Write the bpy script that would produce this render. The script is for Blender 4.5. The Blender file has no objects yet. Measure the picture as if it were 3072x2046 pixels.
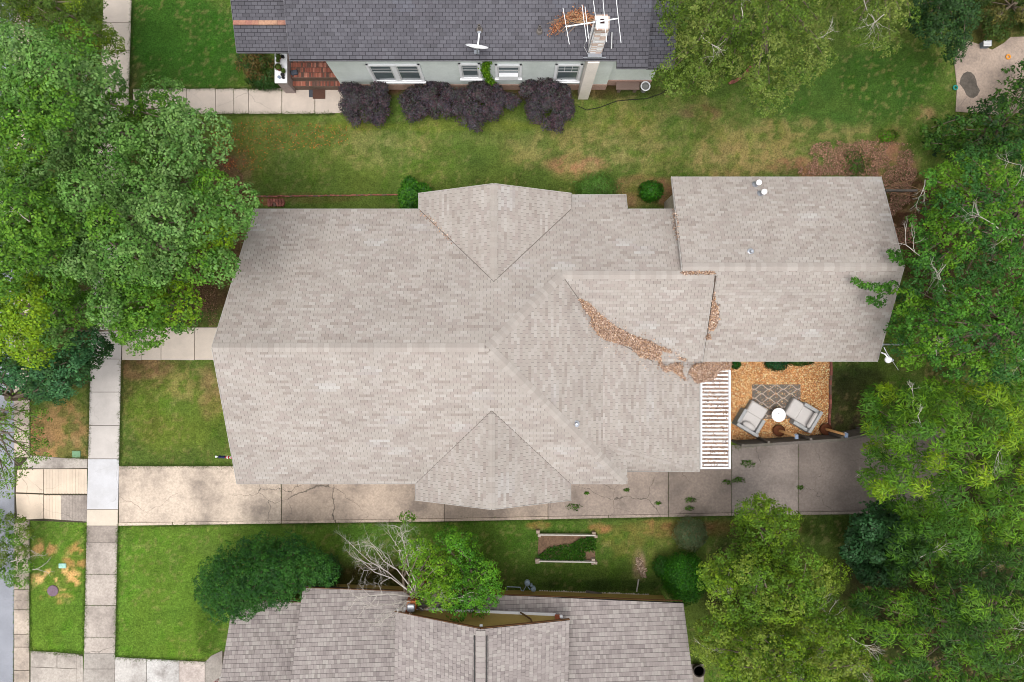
import bpy, math, random
import numpy as np
from mathutils import Vector, Matrix
random.seed(7); RNG = np.random.default_rng(7)
scene = bpy.context.scene; COL = scene.collection
R = math.radians
# ---------------------------------------------------------------- camera, sky, sun, exposure
H, F = 31.0, 2048.0                      # camera height in metres, focal length in photo pixels
cam_d = bpy.data.cameras.new('camera'); cam = bpy.data.objects.new('camera', cam_d); COL.objects.link(cam)
cam.location = (0, 0, H); cam.rotation_euler = (0, 0, 0)
cam_d.sensor_width = 36; cam_d.lens = 24; cam_d.clip_end = 600; cam_d.clip_start = .1
scene.camera = cam
w = bpy.data.worlds.new('World'); scene.world = w; w.use_nodes = True
nt = w.node_tree; bg = nt.nodes['Background']
sky = nt.nodes.new('ShaderNodeTexSky'); sky.sky_type = 'NISHITA'; sky.sun_disc = False
sky.sun_elevation = R(78); sky.sun_rotation = R(196); sky.air_density = 1.0; sky.dust_density = 2.5
hs = nt.nodes.new('ShaderNodeHueSaturation'); hs.inputs['Saturation'].default_value = .1
nt.links.new(sky.outputs[0], hs.inputs['Color']); nt.links.new(hs.outputs[0], bg.inputs[0]); bg.inputs[1].default_value = .145
sd = bpy.data.lights.new('sun', 'SUN'); sd.energy = .75; sd.angle = R(26); sd.color = (1, .965, .92)
sun = bpy.data.objects.new('sun', sd); COL.objects.link(sun)
sun.rotation_euler = Vector((math.sin(R(196)) * math.cos(R(78)), math.cos(R(196)) * math.cos(R(78)), math.sin(R(78)))).to_track_quat('Z', 'Y').to_euler()
scene.view_settings.view_transform = 'Standard'; scene.view_settings.look = 'None'
scene.view_settings.exposure = 1.04; scene.view_settings.gamma = 1; scene.view_settings.use_curve_mapping = False
scene.cycles.filter_width = 1.0; scene.cycles.max_bounces = 6; scene.cycles.transparent_max_bounces = 4

# ---------------------------------------------------------------- helpers
def P(px, py, z=0.0):
    """point in the place seen at photo pixel (px, py) when it is z metres high"""
    return Vector(((px - 1536) / F * (H - z), -(py - 1023) / F * (H - z), z))
def V(pts): return [(x * 1.305, y * 1.305) for x, y in pts]
def lin(c):
    c = np.asarray(c, float) / 255
    return np.where(c <= .04045, c / 12.92, ((c + .055) / 1.055) ** 2.4)
def C(r, g, b, k=.77): return tuple(lin((r, g, b)) * k)

def vnoise(x, y, scale, seed):
    x = np.asarray(x, float) / scale + 1000.3; y = np.asarray(y, float) / scale + 1000.7
    g = np.random.default_rng(seed).random((256, 256))
    xi = np.floor(x).astype(int); yi = np.floor(y).astype(int); fx = x - xi; fy = y - yi
    fx = fx * fx * (3 - 2 * fx); fy = fy * fy * (3 - 2 * fy)
    a = g[xi % 256, yi % 256]; b = g[(xi + 1) % 256, yi % 256]; c = g[xi % 256, (yi + 1) % 256]; d = g[(xi + 1) % 256, (yi + 1) % 256]
    return (a * (1 - fx) + b * fx) * (1 - fy) + (c * (1 - fx) + d * fx) * fy
def fbm(x, y, scale, seed, n=4):
    s = 0; t = 0
    for i in range(n):
        a = .55 ** i; s = s + a * vnoise(x, y, scale / 2 ** i, seed + i); t += a
    return s / t
def inpoly(x, y, poly):
    x = np.asarray(x); y = np.asarray(y); r = np.zeros(x.shape, bool); n = len(poly)
    for i in range(n):
        x0, y0 = poly[i][0], poly[i][1]; x1, y1 = poly[(i + 1) % n][0], poly[(i + 1) % n][1]
        if y0 == y1: continue
        r ^= ((y0 > y) != (y1 > y)) & (x < (x1 - x0) * (y - y0) / (y1 - y0) + x0)
    return r
def edgedist(x, y, poly):
    d = np.full(np.shape(x), 1e9); n = len(poly)
    for i in range(n):
        x0, y0 = poly[i]; x1, y1 = poly[(i + 1) % n]; dx, dy = x1 - x0, y1 - y0
        t = np.clip(((x - x0) * dx + (y - y0) * dy) / (dx * dx + dy * dy + 1e-9), 0, 1)
        d = np.minimum(d, np.hypot(x - x0 - t * dx, y - y0 - t * dy))
    return d

# ---------------------------------------------------------------- materials
MATS = {}
def mat(name, col=None, rough=.85, n1=(12, .25), n2=(1.2, .2), tint=None, tamt=0, bump=.2, bscale=40, spec=.3, metal=0, trans=0, cracks=0, streak=None):
    """col None: the colour comes from the mesh's own colour attribute"""
    if name in MATS: return MATS[name]
    m = bpy.data.materials.new(name); m.use_nodes = True; t = m.node_tree; N = t.nodes; L = t.links
    bs = N['Principled BSDF']; bs.inputs['Roughness'].default_value = rough
    bs.inputs['Specular IOR Level'].default_value = spec; bs.inputs['Metallic'].default_value = metal
    geo = N.new('ShaderNodeNewGeometry')
    if col is None:
        a = N.new('ShaderNodeAttribute'); a.attribute_name = 'col'; src = a.outputs['Color']
    else:
        a = N.new('ShaderNodeRGB'); a.outputs[0].default_value = (*col, 1); src = a.outputs[0]
    pos = geo.outputs['Position']
    if streak:
        mp = N.new('ShaderNodeMapping'); mp.inputs['Scale'].default_value = streak; L.new(pos, mp.inputs[0]); pos2 = mp.outputs[0]
    else: pos2 = pos
    for k, (sc, am) in enumerate((n1, n2)):
        if am <= 0: continue
        nz = N.new('ShaderNodeTexNoise'); nz.inputs['Scale'].default_value = sc; nz.inputs['Detail'].default_value = 5 if k else 3
        nz.inputs['Roughness'].default_value = .65
        L.new(pos2 if k else pos, nz.inputs['Vector'])
        mr = N.new('ShaderNodeMapRange'); mr.inputs[1].default_value = .25; mr.inputs[2].default_value = .75
        mr.inputs[3].default_value = 1 - am; mr.inputs[4].default_value = 1 + am
        L.new(nz.outputs['Fac'], mr.inputs[0])
        mx = N.new('ShaderNodeVectorMath'); mx.operation = 'SCALE'; L.new(src, mx.inputs[0]); L.new(mr.outputs[0], mx.inputs['Scale'])
        src = mx.outputs[0]
    if tint is not None:
        nz = N.new('ShaderNodeTexNoise'); nz.inputs['Scale'].default_value = .75; nz.inputs['Detail'].default_value = 9; nz.inputs['Roughness'].default_value = .68
        nz.inputs['Distortion'].default_value = 0
        L.new(pos, nz.inputs['Vector'])
        mr = N.new('ShaderNodeMapRange'); mr.inputs[1].default_value = .44; mr.inputs[2].default_value = .64; mr.inputs[3].default_value = 0; mr.inputs[4].default_value = tamt
        L.new(nz.outputs['Fac'], mr.inputs[0])
        mx = N.new('ShaderNodeMix'); mx.data_type = 'RGBA'; L.new(mr.outputs[0], mx.inputs[0]); L.new(src, mx.inputs[6]); mx.inputs[7].default_value = (*tint, 1)
        src = mx.outputs[2]
    if cracks:
        nz = N.new('ShaderNodeTexNoise'); nz.inputs['Scale'].default_value = 2.2; nz.inputs['Detail'].default_value = 8; L.new(pos, nz.inputs['Vector'])
        ad = N.new('ShaderNodeVectorMath'); ad.operation = 'MULTIPLY_ADD'; L.new(nz.outputs['Color'], ad.inputs[0]); ad.inputs[1].default_value = (.5, .5, 0); L.new(pos, ad.inputs[2])
        vo = N.new('ShaderNodeTexVoronoi'); vo.feature = 'DISTANCE_TO_EDGE'; vo.inputs['Scale'].default_value = .42; L.new(ad.outputs[0], vo.inputs['Vector'])
        mr = N.new('ShaderNodeMapRange'); mr.inputs[1].default_value = .0012; mr.inputs[2].default_value = .005; mr.inputs[3].default_value = cracks; mr.inputs[4].default_value = 0
        L.new(vo.outputs['Distance'], mr.inputs[0])
        nb = N.new('ShaderNodeTexNoise'); nb.inputs['Scale'].default_value = .35; L.new(pos, nb.inputs['Vector'])
        mb = N.new('ShaderNodeMapRange'); mb.inputs[1].default_value = .46; mb.inputs[2].default_value = .58; L.new(nb.outputs['Fac'], mb.inputs[0])
        mm = N.new('ShaderNodeMath'); mm.operation = 'MULTIPLY'; L.new(mr.outputs[0], mm.inputs[0]); L.new(mb.outputs[0], mm.inputs[1])
        mx = N.new('ShaderNodeMix'); mx.data_type = 'RGBA'; L.new(mm.outputs[0], mx.inputs[0]); L.new(src, mx.inputs[6]); mx.inputs[7].default_value = (.06, .05, .04, 1)
        src = mx.outputs[2]
    L.new(src, bs.inputs['Base Color'])
    if bump:
        nz = N.new('ShaderNodeTexNoise'); nz.inputs['Scale'].default_value = bscale; nz.inputs['Detail'].default_value = 4; L.new(pos, nz.inputs['Vector'])
        bp = N.new('ShaderNodeBump'); bp.inputs['Strength'].default_value = bump; bp.inputs['Distance'].default_value = .02
        L.new(nz.outputs['Fac'], bp.inputs['Height']); L.new(bp.outputs[0], bs.inputs['Normal'])
    if trans:
        tr = N.new('ShaderNodeBsdfTranslucent'); L.new(src, tr.inputs[0]); ms = N.new('ShaderNodeMixShader'); ms.inputs[0].default_value = trans
        L.new(bs.outputs[0], ms.inputs[1]); L.new(tr.outputs[0], ms.inputs[2]); L.new(ms.outputs[0], N['Material Output'].inputs[0])
    MATS[name] = m; return m
M_leaf = mat('leaf', None, rough=.55, n1=(60, .12), n2=(.8, .0), bump=0, spec=.22, trans=.13)
M_grass = mat('grass_blade', None, rough=.7, n1=(60, .1), n2=(1, 0), bump=0, spec=.2, trans=.15)
M_ground = mat('ground', None, rough=.95, n1=(14, .5), n2=(6, .3), bump=.8, bscale=30, spec=.05)
M_shingle = mat('asphalt_shingle', None, rough=.92, n1=(70, .10), n2=(.5, .08), bump=.35, bscale=120, spec=.2)
M_shingle_dark = mat('weathered_dark_shingle', None, rough=.85, n1=(60, .10), n2=(.9, .13), bump=.35, bscale=120, spec=.25, streak=(1, .18, .3))
M_deck = mat('roof_felt', C(84, 76, 72, k=.6), n1=(30, .2))
M_deckdark = mat('roof_felt_dark', C(40, 38, 44), n1=(30, .2))
M_conc = mat('concrete', None, rough=.9, n1=(11, .22), n2=(1.5, .18), tint=C(108, 98, 92), tamt=.7, bump=.25, bscale=60, cracks=.75)
M_concclean = mat('clean_concrete', None, rough=.9, n1=(38, .08), n2=(1.1, .09), tint=C(150, 142, 135), tamt=.22, bump=.2, bscale=60, cracks=.35)
M_joint = mat('joint_soil', C(70, 62, 48), n1=(20, .4))
M_asph = mat('asphalt', C(150, 152, 160), rough=.9, n1=(45, .2), n2=(.8, .18), bump=.4, bscale=90)
M_white = mat('white_paint', C(250, 250, 252, k=.9), rough=.45, n1=(20, .03), n2=(2, .05), bump=.02)
M_trim = mat('white_trim', C(226, 226, 226), rough=.5, n1=(20, .04), n2=(1, .06), bump=.02)
M_siding = mat('pale_green_siding', C(220, 226, 222, k=.98), rough=.7, n1=(20, .06), n2=(.7, .1), tint=C(182, 192, 184, k=.9), tamt=.35, bump=.08)
M_olive = mat('olive_siding', C(158, 136, 74, k=.95), rough=.7, n1=(20, .1), n2=(1, .12), bump=.08)
M_tan = mat('beige_wall', C(190, 178, 160), rough=.8)
M_glass = mat('window_glass', C(110, 122, 126), rough=.08, n1=(1, .12), n2=(.6, .15), bump=0, spec=.9)
M_brick = mat('brick', None, rough=.85, n1=(40, .15), n2=(2, .12), bump=.3)
M_attr = mat('mixed', None, rough=.75, n1=(30, .1), n2=(2, .08), bump=.12)
M_metal = mat('grey_metal', C(176, 180, 188), rough=.35, n1=(20, .06), n2=(2, .08), bump=.02, metal=.5, spec=.5)
M_dark = mat('black_plastic', C(36, 34, 34), rough=.6, n1=(20, .15), n2=(2, .1), bump=.05)
M_wood = mat('new_timber', C(232, 178, 118, k=.95), rough=.75, n1=(25, .15), n2=(3, .12), bump=.1)
M_oldwood = mat('weathered_wood', C(112, 104, 98), rough=.9, n1=(40, .25), n2=(2.5, .25), bump=.4, tint=C(72, 78, 50), tamt=.4)
M_bark = mat('bark', C(122, 108, 92), rough=.95, n1=(30, .3), n2=(3, .2), bump=.5)
M_greybark = mat('pale_dead_bark', C(196, 188, 178), rough=.9, n1=(30, .2), n2=(3, .15), bump=.4)
M_rattan = mat('grey_rattan', C(184, 184, 184), rough=.8, n1=(90, .22), n2=(3, .05), bump=.6, bscale=110)
M_cushion = mat('pale_cushion', C(212, 206, 202), rough=.95, n1=(50, .05), n2=(4, .05), bump=.12, bscale=60)
M_rug = mat('rug_pile', C(118, 110, 102), rough=1, n1=(90, .2), n2=(6, .1), bump=.3)
M_rugline = mat('rug_band', C(206, 190, 176), rough=1, n1=(90, .1), n2=(6, .05), bump=.3)
M_chip = mat('wood_chip', None, rough=.85, n1=(60, .15), n2=(1.5, .1), bump=.2)
M_copper = mat('copper_flashing', None, rough=.5, n1=(14, .25), n2=(3, .25), bump=.1, spec=.5)
M_pot = mat('coir', C(112, 66, 42), rough=1, n1=(60, .35), n2=(8, .2), bump=.6)

# ---------------------------------------------------------------- object helpers
def wloc(o):
    v = Vector((0, 0, 0))
    while o: v += o.location; o = o.parent
    return v
def finish(o, label, cat, group, kind):
    if label: o['label'] = label
    if cat: o['category'] = cat
    if group: o['group'] = group
    if kind: o['kind'] = kind
    return o
def thing(name, label, cat, loc=(0, 0, 0), group=None):
    o = bpy.data.objects.new(name, None); COL.objects.link(o); o.location = loc; o.empty_display_size = .3
    return finish(o, label, cat, group, None)
def link(name, me, parent=None, label=None, cat=None, group=None, kind=None):
    o = bpy.data.objects.new(name, me); COL.objects.link(o)
    if parent: o.parent = parent
    return finish(o, label, cat, group, kind)
def npmesh(name, Vt, Fc, cols=None, mt=None):
    """all faces of one size; Vt (n,3), Fc (m,k), cols (m,3)"""
    me = bpy.data.meshes.new(name); n, (m, k) = len(Vt), Fc.shape
    me.vertices.add(n); me.vertices.foreach_set('co', np.asarray(Vt, np.float32).ravel())
    me.loops.add(m * k); me.loops.foreach_set('vertex_index', Fc.astype(np.int32).ravel())
    me.polygons.add(m); me.polygons.foreach_set('loop_start', np.arange(0, m * k, k, dtype=np.int32))
    me.update(calc_edges=True)
    if cols is not None:
        a = me.attributes.new('col', 'FLOAT_COLOR', 'FACE'); c = np.ones((m, 4), np.float32); c[:, :3] = cols
        a.data.foreach_set('color', c.ravel())
    if mt: me.materials.append(mt)
    return me
class MB:
    def __init__(s): s.v = []; s.f = []; s.c = []; s.col = (.5, .5, .5)
    def add(s, vs, fs, col=None):
        b = len(s.v); s.v += [tuple(v) for v in vs]; s.f += [tuple(b + i for i in f) for f in fs]; s.c += [col or s.col] * len(fs); return s
    def prism(s, pts, z0, z1, col=None):
        n = len(pts); return s.add([(p[0], p[1], z0) for p in pts] + [(p[0], p[1], z1) for p in pts],
            [tuple(range(n, 2 * n)), tuple(range(n - 1, -1, -1))] + [(i, (i + 1) % n, n + (i + 1) % n, n + i) for i in range(n)], col)
    def hull(s, lo, hi, col=None):
        n = len(lo); return s.add(list(lo) + list(hi), [tuple(range(n, 2 * n)), tuple(range(n - 1, -1, -1))] + [(i, (i + 1) % n, n + (i + 1) % n, n + i) for i in range(n)], col)
    def box(s, c, d, rz=0, col=None, bev=0):
        cx, cy, cz = c; a, b, h = d[0] / 2, d[1] / 2, d[2] / 2; ca, sa = math.cos(rz), math.sin(rz)
        if bev:
            A, B = a - bev, b - bev
            ring = [(-A, -b), (A, -b), (a, -B), (a, B), (A, b), (-A, b), (-a, B), (-a, -B)]
            rt = [(x * (1 - bev / a), y * (1 - bev / b)) for x, y in ring]
            f = lambda q, z: [(cx + x * ca - y * sa, cy + x * sa + y * ca, cz + z) for x, y in q]
            n = 8; vs = f(ring, -h) + f(ring, h - bev) + f(rt, h)
            fs = [tuple(range(n - 1, -1, -1)), tuple(range(2 * n, 3 * n))]
            for k in (0, n): fs += [(k + i, k + (i + 1) % n, k + n + (i + 1) % n, k + n + i) for i in range(n)]
            return s.add(vs, fs, col)
        q = [(-a, -b), (a, -b), (a, b), (-a, b)]
        return s.prism([(cx + x * ca - y * sa, cy + x * sa + y * ca) for x, y in q], cz - h, cz + h, col)
    def bar(s, p0, p1, w, h, col=None, up=(0, 0, 1)):
        p0, p1 = Vector(p0), Vector(p1); d = (p1 - p0).normalized(); up = Vector(up)
        if abs(d.dot(up)) > .98: up = Vector((1, 0, 0))
        x = d.cross(up).normalized() * w / 2; y = x.cross(d).normalized() * h / 2
        q = [-x - y, x - y, x + y, -x + y]; return s.hull([p0 + k for k in q], [p1 + k for k in q], col)
    def tube(s, pts, rs, n=6, col=None, cap=True):
        pts = [Vector(p) for p in pts]
        if not hasattr(rs, '__len__'): rs = [rs] * len(pts)
        vs = []; u = None
        for i, p in enumerate(pts):
            d = (pts[min(i + 1, len(pts) - 1)] - pts[max(i - 1, 0)]).normalized()
            if u is None: u = d.orthogonal().normalized()
            u = (u - d * u.dot(d)); u = u.normalized() if u.length > 1e-6 else d.orthogonal().normalized()
            v = d.cross(u)
            vs += [p + (u * math.cos(6.2832 * k / n) + v * math.sin(6.2832 * k / n)) * rs[i] for k in range(n)]
        fs = [(i * n + k, i * n + (k + 1) % n, (i + 1) * n + (k + 1) % n, (i + 1) * n + k) for i in range(len(pts) - 1) for k in range(n)]
        if cap: fs += [tuple(range(n - 1, -1, -1)), tuple(range(len(pts) * n - n, len(pts) * n))]
        return s.add(vs, fs, col)
    def lathe(s, c, prof, n=20, col=None):
        vs = [(c[0] + r * math.cos(6.28318 * k / n), c[1] + r * math.sin(6.28318 * k / n), c[2] + z) for r, z in prof for k in range(n)]
        fs = [(i * n + k, i * n + (k + 1) % n, (i + 1) * n + (k + 1) % n, (i + 1) * n + k) for i in range(len(prof) - 1) for k in range(n)]
        fs += [tuple(range(n - 1, -1, -1)), tuple(range((len(prof) - 1) * n, len(prof) * n))]
        return s.add(vs, fs, col)
    def mesh(s, name, mt, off=Vector((0, 0, 0))):
        me = bpy.data.meshes.new(name); me.from_pydata([(x - off.x, y - off.y, z - off.z) for x, y, z in s.v], [], s.f)
        a = me.attributes.new('col', 'FLOAT_COLOR', 'FACE'); c = np.ones((len(s.f), 4), np.float32); c[:, :3] = np.array(s.c); a.data.foreach_set('color', c.ravel())
        me.materials.append(mt); return me
    def build(s, name, mt, parent=None, label=None, cat=None, group=None, kind=None, smooth=False):
        me = s.mesh(name, mt, wloc(parent))
        if smooth: me.shade_smooth()
        return link(name, me, parent, label, cat, group, kind)

# ---------------------------------------------------------------- ground
print('ground')
gx = np.concatenate([[-150, -70, -38], np.arange(-25.5, 25.6, .1), [38, 70, 150]]); gy = np.concatenate([[-150, -70, -30], np.arange(-17.6, 17.7, .1), [30, 70, 150]])
def pxw(x, y): return 1536 + x * F / H, 1023 - y * F / H
LAWN = C(88, 106, 46); LUSH = C(94, 124, 44); DEEP = C(60, 98, 34); DRY = C(164, 150, 98); BROWN = C(150, 112, 86); SOIL = C(92, 72, 54); OLIVE = C(120, 126, 58); RED = C(128, 88, 74)
MUL = C(210, 144, 92, k=.9)
ZONES = [  # centre and radii on the photo's 2354-wide view, colour, strength, raggedness
 (150, 1420, 420, 260, LUSH, 1, 0), (700, 1230, 330, 40, LUSH, .7, .2), (420, 100, 170, 130, DEEP, .95, 0), (1000, 1230, 400, 60, C(80, 112, 40), .8, .2),
 (130, 1000, 90, 90, C(165, 128, 86), .9, .8), (60, 1020, 70, 60, BROWN, .6, .9), (400, 940, 110, 90, C(104, 122, 48), .8, .2), (330, 845, 60, 25, BROWN, .8, .6), (430, 880, 80, 45, C(150, 130, 84), .5, 1.1), (480, 900, 30, 60, C(130, 104, 74), .6, .6),
 (125, 1330, 56, 26, C(214, 172, 112), .95, 1.15), (100, 1260, 36, 26, C(190, 140, 94), .8, 1.15), (185, 1275, 40, 28, C(186, 138, 90), .7, 1.15), (130, 1375, 40, 12, C(180, 146, 90), .6, 1.15),
 (900, 320, 420, 90, C(104, 122, 54), .6, .5), (640, 330, 150, 60, C(104, 118, 56), .7, .4), (880, 340, 110, 45, C(150, 144, 88), .5, 1), (1350, 340, 200, 60, C(144, 132, 82), .7, .9), (1330, 375, 80, 22, C(168, 124, 92), .8, .8), (1100, 300, 200, 40, C(140, 140, 84), .3, 1),
 (1600, 300, 260, 90, C(128, 126, 72), .6, 1), (1900, 210, 220, 110, C(66, 94, 38), .85, .3), (2050, 180, 120, 80, C(54, 86, 32), .8, .2), (1600, 260, 60, 20, RED, .5, 1), (1850, 320, 220, 50, C(146, 128, 82), .6, 1), (1700, 370, 120, 40, C(150, 130, 86), .7, .9),
 (1995, 370, 110, 46, C(146, 108, 86), .9, .75), (1840, 385, 70, 25, C(146, 104, 80), .8, .9), (2120, 260, 36, 22, C(150, 116, 84), .7, 1), (1530, 440, 40, 32, C(124, 92, 68), .9, .4), (1460, 430, 60, 30, C(130, 104, 70), .7, .5),
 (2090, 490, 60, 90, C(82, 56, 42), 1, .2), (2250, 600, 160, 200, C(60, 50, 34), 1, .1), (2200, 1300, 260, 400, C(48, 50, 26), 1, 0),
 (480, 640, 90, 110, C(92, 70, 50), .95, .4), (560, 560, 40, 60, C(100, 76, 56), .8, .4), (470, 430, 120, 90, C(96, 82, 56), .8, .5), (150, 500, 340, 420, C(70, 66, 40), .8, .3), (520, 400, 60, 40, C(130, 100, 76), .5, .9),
 (620, 462, 40, 12, C(140, 88, 66), .9, .4), (700, 455, 120, 14, C(104, 92, 52), .6, .5), (1060, 462, 120, 20, C(96, 98, 50), .5, .5), (1430, 465, 60, 14, C(140, 108, 80), .8, .5),
 (1380, 1215, 30, 14, C(172, 116, 80), .85, .5), (1240, 1208, 30, 10, C(160, 110, 74), .7, .6), (1560, 1215, 110, 20, C(150, 110, 74), .7, .8), (1700, 1215, 160, 22, C(90, 62, 42), .7, .4), (1470, 1300, 16, 40, C(160, 132, 108), .9, .5), (1290, 1270, 180, 70, C(70, 98, 34), .6, .3), (1490, 1260, 60, 50, C(120, 116, 60), .4, .9),
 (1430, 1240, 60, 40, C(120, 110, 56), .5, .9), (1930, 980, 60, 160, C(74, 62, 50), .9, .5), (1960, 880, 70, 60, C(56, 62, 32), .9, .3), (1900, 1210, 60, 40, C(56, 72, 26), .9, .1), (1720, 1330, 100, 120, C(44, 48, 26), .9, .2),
 (860, 1330, 120, 30, C(70, 62, 34), .9, .3), (480, 1440, 30, 70, C(62, 84, 28), .7, .2), (1400, 1345, 200, 14, C(52, 72, 30), .8, .4), (1080, 200, 330, 35, C(88, 62, 48), .95, .3), (1430, 210, 120, 18, C(66, 62, 36), .9, .4), (1050, 290, 300, 14, C(120, 128, 48), .6, .5),
 (1640, 100, 160, 110, C(56, 74, 28), .8, .3), (2300, 50, 90, 60, C(86, 86, 46), .9, .4), (1150, 330, 700, 16, C(82, 116, 44), .0, 0)]
def groundcol(x, y):
    px, py = pxw(x, y); u, v = px / 1.305, py / 1.305
    c = np.zeros(x.shape + (3,)); c[:] = LAWN
    n0 = fbm(x, y, 1.6, 3); n1 = fbm(x, y, .7, 11, 3); n2 = fbm(x, y, 5, 21, 3)
    c *= (.8 + .4 * n2)[..., None]
    for i, (cx, cy, rx, ry, col, st, rag) in enumerate(ZONES):
        if st <= 0: continue
        d = np.sqrt(((u - cx) / rx) ** 2 + ((v - cy) / ry) ** 2)
        nn = fbm(x + 7.3 * i, y, .7 if rx > 60 and rag < .8 else .34, 31, 5)
        wgt = np.clip((1.15 - d + (n0 - .5) * .9) / .35, 0, 1) * st
        if rag: wgt = wgt * (1 - min(rag, 1.2) * .83 + min(rag, 1.2) * .83 * np.clip((nn - .45) / .1, 0, 1))
        c = c * (1 - wgt[..., None]) + np.array(col) * wgt[..., None]
    fl = vnoise(x, y, .13, 71); fr = fbm(x, y, 2.2, 75, 3); dry = (fl > .80 - .12 * fr) & (fr > .42)
    c = np.where(dry[..., None], c * .78 + np.array(C(166, 146, 100)) * .22, c)
    cl = (vnoise(x + 50, y, .3, 81) > .72) & (fbm(x, y + 9, 3, 85, 2) > .48); c = np.where(cl[..., None], c * np.array([.88, 1.0, .8]), c)
    n3 = fbm(x, y, .28, 61, 2)
    return c * (.70 + .34 * n1 + .30 * n3)[..., None] * (1 + (n0 - .5)[..., None] * np.array([.25, 0, -.1]))
X, Y = np.meshgrid(gx, gy); nx, ny = len(gx), len(gy)
vt = np.stack([X, Y, np.zeros_like(X)], -1).reshape(-1, 3)
ii = (np.arange(ny - 1)[:, None] * nx + np.arange(nx - 1)).ravel()
fc = np.stack([ii, ii + 1, ii + nx + 1, ii + nx], 1); ctr = vt[fc].mean(1)
me = npmesh('ground', vt, fc, None, M_ground)
a = me.attributes.new('col', 'FLOAT_COLOR', 'POINT'); c4 = np.ones((len(vt), 4), np.float32); c4[:, :3] = groundcol(vt[:, 0], vt[:, 1]); a.data.foreach_set('color', c4.ravel())
link('ground', me, kind='structure')

# ---------------------------------------------------------------- paving: every slab on its own
print('paving'); PAVED = []
def slab(parent, pts, col, top=.03, mt=None, name='slab'):
    w_ = [P(x, y, 0) for x, y in pts]; c = sum(w_, Vector()) / len(w_); g = .010
    q = [p + (c - p).normalized() * g * 1.3 for p in w_]
    PAVED.append([(p.x, p.y) for p in w_])
    j = random.uniform(-.004, .004); k = random.uniform(.97, 1.03)
    b = MB(); lo = [(p.x, p.y, -.05) for p in q]; mid = [(p.x, p.y, top + j - .008) for p in q]; t = [p + (c - p).normalized() * .008 for p in q]; hi = [(p.x, p.y, top + j) for p in t]
    b.hull(lo, mid, tuple(v * k for v in col)); b.f.pop(0); b.c.pop(0); n = len(lo)
    b.add(mid + hi, [tuple(range(n, 2 * n))] + [(i, (i + 1) % n, n + (i + 1) % n, n + i) for i in range(n)], tuple(v * k for v in col))
    return b.build(name, mt or M_conc, parent)
BZ = [.010]
def base(name, pts, z=.012, mt=None, label=None):
    BZ[0] += .0011; z = BZ[0]; b = MB(); b.prism([P(x, y, 0) for x, y in pts], -.06, z); return b.build(name, mt or M_joint, kind='structure', label=label)
def lerp(a, b, t): return a + (b - a) * t
# sidewalk running up and down the photo
def swx(y): return (lerp(311, 272, y / 1060), lerp(396, 365, y / 1060)) if y < 1060 else (lerp(272, 250, (y - 1060) / 986), lerp(365, 345, (y - 1060) / 986))
sw = base('sidewalk', [(swx(-60)[0], -60), (swx(-60)[1], -60), (365, 1060), (345, 2100), (250, 2100), (272, 1060)])
js = [-60, 69, 152, 240, 330, 430, 530, 630, 730, 830, 920, 1000, 1077, 1176, 1276, 1376, 1528, 1577, 1626, 1722, 1816, 1911, 1959, 2006, 2100]
for a_, b_ in zip(js, js[1:]):
    m_ = (a_ + b_) / 2
    c_ = C(222, 208, 194) if m_ < 700 else C(210, 202, 196) if m_ < 1376 else C(212, 211, 214) if m_ < 1528 else C(222, 208, 190) if m_ < 1577 else C(172, 160, 150) if m_ < 1626 else C(190, 178, 168) if m_ < 1960 else C(172, 164, 156)
    slab(sw, [(swx(a_)[0], a_), (swx(a_)[1], a_), (swx(b_)[1], b_), (swx(b_)[0], b_)], c_, mt=M_concclean if m_ < 1577 else M_conc)
# front walk
fw = base('front_path', [(366, 982), (700, 982), (700, 1080), (365, 1080)])
for a_, b_ in ((367, 425), (425, 484), (484, 584), (584, 700)): slab(fw, [(a_, 982), (b_, 982), (b_, 1081), (a_, 1080)], C(214, 200, 186), mt=M_concclean)
# neighbour's walk
nw = base('neighbour_path', [(398, 268), (1005, 262), (1005, 343), (398, 341)])
for a_, b_ in ((400, 480), (480, 560), (560, 647), (647, 702), (702, 746), (746, 846), (846, 945), (945, 1045)):
    slab(nw, [(a_, 267), (b_, 265), (b_, 341 if b_ < 1000 else 338), (a_, 343)], C(222, 206, 192), mt=M_concclean)
# driveway
dw = base('driveway', [(356, 1398), (1800, 1398), (1800, 1340), (2200, 1338), (2630, 1290), (2860, 1290), (2860, 1541), (2194, 1546), (1333, 1565), (356, 1577)])
def dby(x): return lerp(1576, 1563, (x - 356) / 977) if x < 1333 else lerp(1563, 1546, (x - 1333) / 861) if x < 2194 else lerp(1546, 1541, (x - 2194) / 400)
def dty(x): return 1398 if x < 1650 else 1335 if x < 2200 else lerp(1340, 1298, (x - 2200) / 430)
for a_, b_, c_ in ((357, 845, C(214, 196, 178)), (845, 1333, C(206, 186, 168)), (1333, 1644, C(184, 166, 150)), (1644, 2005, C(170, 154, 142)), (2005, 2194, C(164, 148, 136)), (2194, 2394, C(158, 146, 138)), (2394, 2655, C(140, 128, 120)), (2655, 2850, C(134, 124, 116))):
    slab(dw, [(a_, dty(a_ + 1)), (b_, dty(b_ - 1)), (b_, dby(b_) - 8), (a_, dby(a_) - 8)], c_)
    n_ = max(1, int((b_ - a_) / 160))
    for k in range(n_):
        u0, u1 = lerp(a_, b_, k / n_), lerp(a_, b_, (k + 1) / n_)
        slab(dw, [(u0, dby(u0) - 8), (u1, dby(u1) - 8), (u1, dby(u1)), (u0, dby(u0))], tuple(min(.75, v * 1.22) for v in c_), top=.06, name='edge_strip')
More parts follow.
